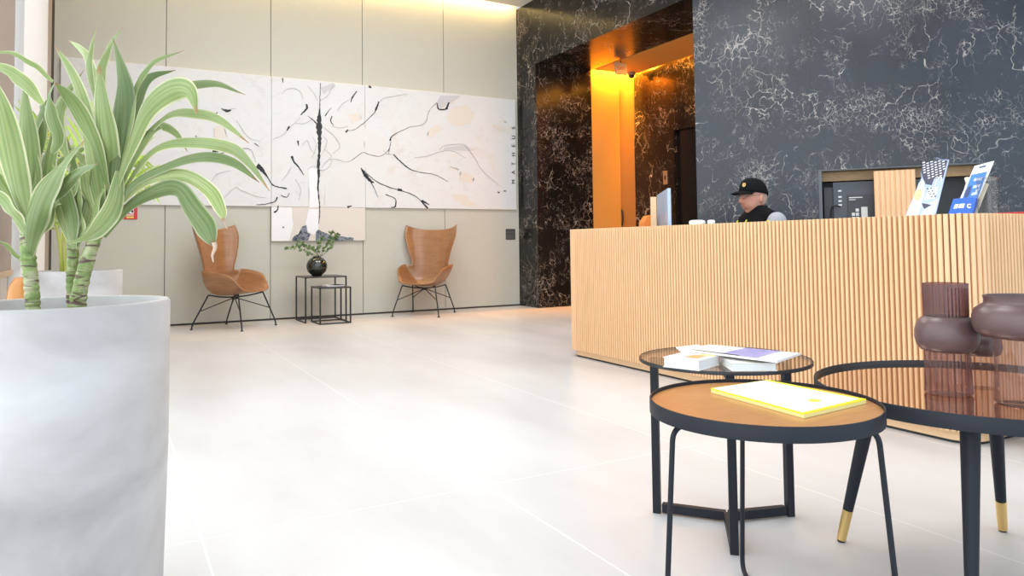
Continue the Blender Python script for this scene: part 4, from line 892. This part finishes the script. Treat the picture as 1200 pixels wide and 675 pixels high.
trunk([(91, 372, 0), (92, 350, 0), (97, 325, 0), (104, 300, .01), (113, 275, .01), (124, 248, .01), (130, 225, .01)], (.0195, .012), 2)
trunk([(85, 372, .03), (84, 345, .03), (84, 320, .03), (86, 295, .03), (84, 270, .03)], (.012, .013), 3)
crownA = [
 ([(33, 262), (20, 225), (10, 175), (-2, 120), (-14, 80)], 30, -.10, .15), ([(34, 255), (33, 200), (30, 150), (27, 92)], 27, .05, -.2), ([(36, 262), (50, 215), (56, 180), (62, 150), (80, 122)], 22, .10, .3),
 ([(32, 300), (36, 262), (48, 225), (72, 190), (100, 163)], 34, -.16, .35), ([(34, 285), (48, 245), (72, 222), (90, 203), (116, 191)], 15, -.20, -.5), ([(30, 275), (14, 255), (-4, 232), (-26, 215)], 22, -.05, .2),
 ([(28, 255), (10, 232), (-8, 205), (-30, 180)], 20, .06, -.2), ([(36, 325), (24, 305), (4, 287), (-20, 276)], 6, -.05, .1), ([(60, 180), (66, 163), (58, 135), (56, 112), (65, 94)], 17, -.14, .2),
 ([(62, 96), (40, 78), (14, 64), (-12, 60)], 9, -.05, .6), ([(50, 122), (28, 98), (4, 82), (-30, 70)], 17, -.02, .25), ([(30, 262), (26, 215), (44, 165), (46, 120), (37, 96)], 20, .16, .4), ([(33, 270), (18, 240), (-2, 190), (-10, 150), (-30, 120)], 24, .02, .3),
 ([(36, 275), (52, 262), (64, 235), (86, 222), (92, 195)], 20, .02, .5), ([(34, 270), (46, 238), (60, 205), (85, 180), (105, 172)], 20, .12, -.4), ([(34, 250), (40, 210), (36, 160), (52, 120), (60, 118)], 16, .2, .2)]
crownB = [
 ([(118, 250), (108, 200), (98, 145), (84, 92), (64, 53)], 28, .06, .15), ([(128, 235), (112, 180), (95, 140), (78, 112), (64, 97)], 22, -.12, .2), ([(126, 240), (124, 190), (119, 140), (116, 76)], 31, -.10, -.1), ([(132, 232), (138, 180), (143, 120), (139, 80), (132, 44)], 27, .03, .1),
 ([(120, 130), (117, 95), (124, 60), (144, 31)], 12, .10, .2), ([(112, 120), (104, 85), (105, 60), (114, 30)], 9, .10, .3), ([(122, 140), (112, 98), (98, 62), (80, 47)], 12, .16, .3), ([(80, 190), (66, 150), (72, 118), (98, 82)], 17, .12, .1),
 ([(136, 225), (150, 150), (160, 100), (178, 74), (216, 59)], 10, .08, .35), ([(134, 228), (146, 165), (158, 120), (174, 92), (206, 82)], 17, .12, -.2), ([(130, 240), (148, 180), (168, 132), (196, 106), (220, 106), (231, 134)], 25, -.10, .25),
 ([(140, 200), (175, 135), (210, 104), (250, 97), (288, 111)], 11, .10, .5), ([(132, 235), (152, 180), (190, 138), (226, 130), (258, 141), (292, 168)], 14, .05, .45), ([(132, 238), (160, 175), (185, 147), (205, 155), (220, 178)], 14, .12, .3),
 ([(128, 252), (150, 212), (180, 174), (225, 166), (268, 172), (292, 192), (316, 224)], 14, .02, .3), ([(128, 256), (155, 215), (198, 192), (240, 181), (274, 190), (304, 214)], 15, -.05, .35), ([(118, 272), (138, 240), (170, 212), (212, 205), (244, 222), (259, 246), (262, 259)], 15, -.08, .3, .70),
 ([(122, 278), (150, 243), (182, 225), (206, 222), (224, 245), (240, 266), (251, 290)], 23, -.16, .05, .80), ([(140, 200), (134, 235), (118, 262), (96, 278), (70, 286)], 23, -.24, .2), ([(128, 250), (116, 205), (104, 170), (98, 130)], 19, .16, .4), ([(130, 240), (146, 196), (160, 165), (176, 150)], 14, .18, .2), ([(126, 250), (108, 220), (96, 190), (80, 170)], 18, .1, .3),
 ([(120, 268), (106, 235), (100, 205), (92, 190)], 18, -.06, -.3)]
crownC = [
 ([(86, 292), (80, 250), (70, 215), (60, 190)], 19, .02, .3), ([(88, 292), (98, 250), (102, 215), (98, 180)], 20, .05, .1), ([(86, 290), (82, 245), (84, 200), (78, 160)], 17, .1, .2), ([(88, 288), (106, 262), (112, 235), (126, 215)], 15, -.04, .4), ([(84, 286), (72, 255), (66, 236), (50, 205)], 14, -.02, -.3), ([(86, 280), (92, 230), (110, 190), (120, 160)], 18, .14, .3), ([(85, 285), (95, 262), (90, 232), (100, 200)], 14, .0, .6)]
for nm, cr, sd in (('left_crown', crownA, 10), ('right_crown', crownB, 40), ('middle_crown', crownC, 80)):
    bm = B_()
    for i, (pts, w_, ln, rl, *pk) in enumerate(cr):
        far = pts[-1][0] > 225 and pts[0][0] > 100; leaf_mesh(bm, pts, w_*(1.08 if far else 1), ln, rl, PC, seed=sd+i, k=.01*((i*7) % 5-2), peak=pk[0] if pk else (.62 if far else .45), base=.16 if far else .35)
    me = bpy.data.meshes.new(nm); bm.to_mesh(me); bm.free(); me.materials.append(M_leaf); o = bpy.data.objects.new(nm, me); COL.objects.link(o); o.parent = p1_
for px1, ln_ in (([(251, 284), (252, 291), (249, 299), (250, 307)], -.16), ([(261.5, 256), (263, 262), (266, 268)], -.08)):
    bm = B_(); S = spline([pd(x, y, D0+.01+ln_)-PC for x, y in px1], 6); tube(bm, S, [.0045*(1-k/len(S))+.0012 for k in range(len(S))], 8); link('dried_leaf_tip', bm, mat('dried_leaf', (.55, .40, .30), .8), p1_)
# second planter with a palm
w = pd(91, 316, 4.5); P2 = Vector((w.x, w.y, 0))
p2_ = thing('potted_palm', 'second grey concrete pot with a thin-stemmed palm near the beige wall', 'potted plant', P2)
planter(p2_)
D2_ = (P2+Vector((0, 0, .8))-CAM).dot(FWD); rnd = random.Random(2)
bs_, bf = B_(), B_()
stems = [((72, 330), (70, 290), (62, 250), (52, 232)), ((76, 330), (76, 290), (74, 240), (70, 190)), ((80, 330), (81, 290), (84, 230), (96, 170), (112, 150)), ((84, 330), (87, 280), (104, 220), (130, 185), (160, 180)), ((78, 330), (83, 290), (100, 240), (135, 210), (172, 212)), ((74, 330), (72, 280), (80, 210), (60, 160), (40, 150)), ((79, 330), (84, 290), (104, 235), (128, 196), (152, 196))]
for i, sp in enumerate(stems):
    dz = rnd.uniform(-.12, .12); S = spline([pd(x, y, D2_+dz*k)-P2 for k, (x, y) in enumerate(sp)], 10); S[0] = Vector((S[0].x, S[0].y, .715)); tube(bs_, S, [.009-.006*k/len(S) for k in range(len(S))], 6)
    n = len(S)
    for k in range(int(n*.5), n):
        tn = (S[min(k+1, n-1)]-S[k-1]).normalized(); t = k/n
        for s in (-1, 1):
            dv = (tn*.75+tn.cross(FWD).normalized()*s*.8+Vector((0, 0, -.15))+Vector((rnd.uniform(-.2, .2), rnd.uniform(-.2, .2), 0))).normalized()
            leaf_disc(bf, S[k], dv, FWD, .17*rnd.uniform(.7, 1.1), .016)
link('stem', bs_, mat('yellow_green_stem', (.42, .46, .07), .5), p2_); link('foliage', bf, M_leafd, p2_)
w = pd(28, 325, 4.0); AV = Vector((w.x, w.y, 0))
av = thing('floor_vase', 'amber glass floor vase between the two concrete pots', 'vase', AV)
bm = B_(); lathe(bm, [(0, .002), (.075, 0), (.088, .02), (.09, .35), (.085, .62), (.07, .72), (.045, .765), (.04, .77), (.036, .765), (.06, .71), (.075, .62)], 48); link('body', bm, mat('amber_glass', (.62, .26, .05), .12, Transmission_Weight=.35), av, smooth=True, angle=60)

# ------------------------------------------------------------------ the guard
GD = 5.2
hc = pd(884, 231.5, GD); GR = math.radians(-105)
gp = thing('person', 'person in black cap, glasses and black vest sitting behind the desk', 'person', (hc.x+.03, hc.y, 0))
gp.rotation_euler = (0, 0, GR)
HZ = hc.z
M_skin = mat('skin', (.62, .33, .25), .55, spec=.2); g = N(M_skin); a = g.noise(g.co('Object'), 14, 3); g.color(g.ramp(a, [(.35, (.44, .19, .13)), (.65, (.56, .29, .21))])); g.b.inputs['Subsurface Weight'].default_value = .0
M_cloth = mat('black_cloth', (.008, .008, .009), .9, spec=.1); M_shirt = mat('grey_shirt', (.36, .37, .40), .9, spec=.1); M_yel = mat('yellow_trim', (.72, .62, .04), .6)
def gs(x, x0, s): return math.exp(-((x-x0)/s)**2)
def head_pt(a, b):
    dx, dy, dz = math.cos(b)*math.sin(a), -math.cos(b)*math.cos(a), math.sin(b)     # a=0 front
    rx, ry, rz = .076, .098, .122
    x, y, z = dx*rx, dy*ry, dz*rz
    if z < 0:
        t = min(1, -z/.115); x *= 1-.13*t**1.8; 
        if y > 0: y *= 1-.42*t**1.2
        else: y *= 1+.05*t
        if t > .62 and y < 0: z = max(z, -.108)
    if y < 0:
        fr = max(0, -dy)
        nz_ = gs(x, 0, .015); y -= .027*nz_*gs(z, -.022, .016)+.014*nz_*gs(z, .005, .018)
        y += .011*(gs(x, .032, .017)+gs(x, -.032, .017))*gs(z, .014, .012)*fr
        y -= .006*gs(z, .040, .012)*fr*gs(x, 0, .05)
        y -= .007*gs(x, 0, .026)*gs(z, -.056, .006)+.006*gs(x, 0, .024)*gs(z, -.070, .006)
        y += .006*gs(x, 0, .028)*gs(z, -.063, .0035)+.005*gs(x, 0, .03)*gs(z, -.083, .007)
        y -= .012*gs(x, 0, .026)*gs(z, -.102, .014)
        x += (.005 if x > 0 else -.005)*gs(z, -.055, .03)*fr
    return Vector((x, y, z))
bm = B_(); NA, NB = 72, 56; rows = []
for i in range(1, NB):
    b = -PI/2+PI*i/NB; rows.append([bm.verts.new(head_pt(2*PI*k/NA, b)) for k in range(NA)])
bv, tv = bm.verts.new(head_pt(0, -PI/2)), bm.verts.new(head_pt(0, PI/2))
for r0, r1 in zip(rows, rows[1:]):
    for k in range(NA): bm.faces.new((r0[k], r0[(k+1) % NA], r1[(k+1) % NA], r1[k]))
for k in range(NA): bm.faces.new((bv, rows[0][(k+1) % NA], rows[0][k])); bm.faces.new((tv, rows[-1][k], rows[-1][(k+1) % NA]))
for s in (-1, 1):                                                      # ears
    mt = Matrix.Translation((s*.078, .012, -.012)) @ Matrix.Rotation(s*.35, 4, 'Z') @ Matrix.Diagonal((.009, .019, .033, 1)); bmesh.ops.create_uvsphere(bm, u_segments=20, v_segments=14, radius=1, matrix=mt)
tilt = Matrix.Translation((0, -.03, HZ)) @ Matrix.Rotation(math.radians(3), 4, 'Z') @ Matrix.Rotation(math.radians(3), 4, 'X')
bm.transform(tilt)
def capsule_chain(bm, pts, rs, n=18):
    tube(bm, pts, rs, n)
    for p, r in ((pts[0], rs[0]), (pts[-1], rs[-1])): bmesh.ops.create_uvsphere(bm, u_segments=n, v_segments=10, radius=r*.99, matrix=Matrix.Translation(p))
def loft(bm, secs, n=32):
    rings = []
    for (x, y, z), rx, ry in secs: rings.append([bm.verts.new((x+rx*math.cos(2*PI*k/n), y+ry*math.sin(2*PI*k/n), z)) for k in range(n)])
    for a_, b_ in zip(rings, rings[1:]):
        for k in range(n): bm.faces.new((a_[k], a_[(k+1) % n], b_[(k+1) % n], b_[k]))
    bm.faces.new(rings[0][::-1]); bm.faces.new(rings[-1])
SH = HZ-.145
tors = [((0, .02, .44), .165, .125), ((0, .03, .52), .178, .13), ((0, .03, .66), .168, .125), ((0, .02, .82), .178, .125), ((0, .01, SH-.10), .190, .125), ((0, .01, SH-.01), .165, .10), ((0, .005, SH+.035), .10, .075), ((0, -.0, SH+.06), .058, .062)]
def grow(secs, e): return [(c_, a_+e, b_+e) for c_, a_, b_ in secs]
loft(bm, tors); capsule_chain(bm, [Vector((0, .005, SH+.03)), Vector((0, -.015, HZ-.06))], [.057, .055])
arms = {}
for s in (-1, 1):
    shp, el, wr = Vector((s*.205, .01, SH-(.035 if s > 0 else .085))), Vector((s*.245, -.09, .835)), Vector((s*.15, -.33, .825)); arms[s] = (shp, el, wr)
    capsule_chain(bm, [shp, shp+(el-shp)*.5, el], [.052, .047, .040]); capsule_chain(bm, [el, el+(wr-el)*.4, wr], [.040, .037, .026])
    hv = (Vector((s*.10, -.42, .812))-wr).normalized(); sv = hv.cross(Vector((0, 0, 1))).normalized()
    obox(bm, wr+hv*.055, hv*.05, sv*.038, Vector((0, 0, .012)))
    for q, L in zip((-1.5, -.5, .5, 1.5), (.065, .076, .072, .058)):
        b0 = wr+hv*.10+sv*q*.019; capsule_chain(bm, [b0, b0+hv*L*.45+Vector((0, 0, .006)), b0+hv*L*.75+Vector((0, 0, -.002)), b0+hv*L+Vector((0, 0, -.012))], [.009, .0085, .008, .007], 10)
    b0 = wr+hv*.03-sv*s*.034; capsule_chain(bm, [b0, b0-sv*s*.026+hv*.03, b0-sv*s*.024+hv*.062], [.011, .010, .008], 10)
    hip, kn, an = Vector((s*.09, -.02, .49)), Vector((s*.13, -.38, .50)), Vector((s*.13, -.27, .09))
    capsule_chain(bm, [hip, kn], [.08, .058]); capsule_chain(bm, [kn, kn+(an-kn)*.4, an], [.056, .054, .036]); capsule_chain(bm, [an+Vector((0, .02, -.04)), an+Vector((0, -.15, -.055))], [.036, .030])
def remesh(o, vs_, it=4, sm=.5):
    r = o.modifiers.new('remesh', 'REMESH'); r.mode = 'VOXEL'; r.voxel_size = vs_; r.use_smooth_shade = True
    s = o.modifiers.new('smooth', 'SMOOTH'); s.iterations = it; s.factor = sm
body = link('body', bm, M_skin, gp); remesh(body, .0042, 3, .5)
bm = B_(); loft(bm, grow(tors[:-1], .013)[1:])
for s in (-1, 1): capsule_chain(bm, [Vector((s*.07, .0, SH+.02)), Vector((s*.175, .01, SH-.02))], [.060, .058])
loft(bm, [((0, .0, SH+.015), .088, .085), ((0, -.004, SH+.06), .074, .078), ((0, -.01, SH+.088), .070, .076)])
o = link('vest', bm, M_cloth, gp); remesh(o, .008, 5)
for s in (-1, 1):
    shp, el, wr = arms[s]; bm = B_(); capsule_chain(bm, [shp+Vector((s*.008, 0, .004)), shp+(el-shp)*.5, el, el+(wr-el)*.25], [.066, .060, .053, .05]); o = link('sleeve', bm, M_shirt, gp); remesh(o, .008, 5)
    bm = B_(); p_ = shp+(el-shp)*.10; tn = (el-shp).normalized(); tube(bm, [p_-tn*.007, p_+tn*.007], .0662, 28); link('arm_band', bm, M_yel, gp, smooth=True)
bm = B_()
for s in (-1, 1): tube(bm, spline([(s*.058, -.125, SH-.015), (s*.055, -.138, SH-.04), (s*.045, -.149, SH-.07), (s*.01, -.150, SH-.13)], 6), .005, 6)
link('lanyard', bm, M_yel, gp, smooth=True)
bm = B_()
for s in (-1, 1):
    hip, kn, an = Vector((s*.09, -.02, .49)), Vector((s*.13, -.38, .50)), Vector((s*.13, -.27, .09)); capsule_chain(bm, [hip, kn], [.092, .068]); capsule_chain(bm, [kn, an+Vector((0, 0, .03))], [.066, .052])
loft(bm, [((0, .02, .43), .17, .135), ((0, .03, .55), .186, .14)]); o = link('trousers', bm, mat('dark_trousers', (.02, .02, .025), .8), gp); remesh(o, .01, 5)
bm = B_()
for s in (-1, 1): obox(bm, (s*.13, -.34, .045), (.048, 0, 0), (0, .135, 0), (0, 0, .045))
link('shoes', bm, M_black, gp, bevel=.03, segs=3)
# cap, hair, glasses follow the head
def head_obj(name, bm, m, **kw): bm.transform(tilt); return link(name, bm, m, gp, **kw)
bm = B_(); rows = []
for i in range(15):
    b = (i/14)*PI/2; rows.append([])
    for k in range(48):
        a = 2*PI*k/48; x, y = .086*math.cos(b)**.8*math.sin(a), -.106*math.cos(b)**.8*math.cos(a)
        front = max(0, math.cos(a)); z = .030+.110*math.sin(b)**.9+(.016*front-.022*max(0, -math.cos(a)))*math.cos(b); rows[-1].append(bm.verts.new((x, y+.004, z)))
for r0, r1 in zip(rows, rows[1:]):
    for k in range(48): bm.faces.new((r0[k], r0[(k+1) % 48], r1[(k+1) % 48], r1[k]))
bmesh.ops.remove_doubles(bm, verts=bm.verts, dist=.0004)
cap = head_obj('cap', bm, M_cloth, smooth=True, angle=80); sdm = cap.modifiers.new('thick', 'SOLIDIFY'); sdm.thickness = .003
bm = B_(); g0 = []
for i in range(9):
    t = i/8; g0.append([])
    for k in range(17):
        a = -1.15+2.3*k/16; rr = 1+t*.66*math.cos(a*.95)**.6 if abs(a) < 1.5 else 1
        x = .084*math.sin(a)*(1-.04*t); y = -.100*math.cos(a)-t*.078*max(0, math.cos(a*1.15)); z = .053-.008*t-.24*x*x/.084-.008*t*t; g0[-1].append(bm.verts.new((x, y, z)))
for i in range(8):
    for k in range(16): bm.faces.new((g0[i][k], g0[i][k+1], g0[i+1][k+1], g0[i+1][k]))
bill = head_obj('cap_bill', bm, M_cloth, smooth=True, angle=80); sdm = bill.modifiers.new('thick', 'SOLIDIFY'); sdm.thickness = .005
bm = B_()
def dome(a, b, e=1.02):
    cb_ = math.cos(b)**.8; front = max(0, math.cos(a)); return Vector((.086*cb_*math.sin(a)*e, -.106*cb_*math.cos(a)*e+.004, .030+(.110*math.sin(b)**.9+.016*front*math.cos(b))*1.01))
A0_, B0_ = .34, .42
for k in range(20):
    a0_, a1_ = 2*PI*k/20, 2*PI*(k+1)/20; f_ = lambda a, r: dome(A0_+r*math.cos(a)/.10, B0_+r*math.sin(a)/.11)
    bm.faces.new([bm.verts.new(f_(a_, r_)) for a_, r_ in ((a0_, .016), (a1_, .016), (a1_, .011), (a0_, .011))])
for x0, x1, z0, z1 in ((-.006, .006, -.008, .001), (-.004, .004, .001, .009)):
    bm.faces.new([bm.verts.new(dome(A0_+x/.10, B0_+z/.11)) for x, z in ((x0, z0), (x1, z0), (x1, z1), (x0, z1))])
head_obj('cap_emblem', bm, mat('emblem_gold', (.75, .50, .18), .4, metal=.4))
bm = B_()
for i in range(7):
    for k in range(25): pass
rws = []
for i in range(7):
    t = i/6; rws.append([])
    for k in range(33):
        a = PI*.56+(PI*.88)*k/32; p = head_pt(a, -.42+t*.75); rws[-1].append(bm.verts.new(p*1.012))
for r0, r1 in zip(rws, rws[1:]):
    for k in range(32): bm.faces.new((r0[k], r0[k+1], r1[k+1], r1[k]))
head_obj('hair', bm, mat('grey_hair', (.50, .33, .27), .8), smooth=True, angle=80)
bm = B_()
for s in (-1, 1):
    tube(bm, [(s*.033+.023*math.cos(a), -.103-.002*math.cos(a)*s, .010+.016*math.sin(a)) for a in [2*PI*k/20 for k in range(21)]], .0019, 6, cap=False)
    tube(bm, [(s*.056, -.102, .014), (s*.078, -.07, .014), (s*.083, .005, .012), (s*.083, .02, .0)], .0019, 6)
tube(bm, [(-.010, -.104, .012), (0, -.112, .014), (.010, -.104, .012)], .0012, 6)
head_obj('glasses', bm, mat('wire_frame', (.12, .09, .08), .35))
bm = B_()
for s in (-1, 1):
    mt = Matrix.Translation((s*.032, -.083, .012)) @ Matrix.Diagonal((.013, .010, .007, 1)); bmesh.ops.create_uvsphere(bm, u_segments=16, v_segments=10, radius=1, matrix=mt)
head_obj('eyes', bm, mat('eye', (.25, .2, .18), .3), smooth=True)
bm = B_()
for s in (-1, 1): tube(bm, [(s*.018, -.100, .034), (s*.034, -.099, .037), (s*.052, -.086, .032)], [.003, .004, .002], 6)
head_obj('eyebrows', bm, mat('eyebrow_grey', (.45, .38, .33), .8))
st_ = thing('office_chair', 'black office chair under the guard behind the desk', 'chair', (hc.x+.03, hc.y, 0)); st_.rotation_euler = (0, 0, GR)
bm = B_(); box(bm, (-.23, -.24, .33), (.23, .20, .375)); link('seat', bm, M_cloth, st_, bevel=.02)
bm = B_(); box(bm, (-.21, .205, .45), (.21, .245, .84)); link('backrest', bm, M_cloth, st_, bevel=.02); bm = B_(); tube(bm, [(0, 0, .05), (0, 0, .33)], .03, 16); link('column', bm, M_blackmetal, st_)
bm = B_(); lathe(bm, [(0, 0), (.17, 0), (.17, .02), (.04, .05), (0, .05)], 32); link('base', bm, M_blackmetal, st_, smooth=True)
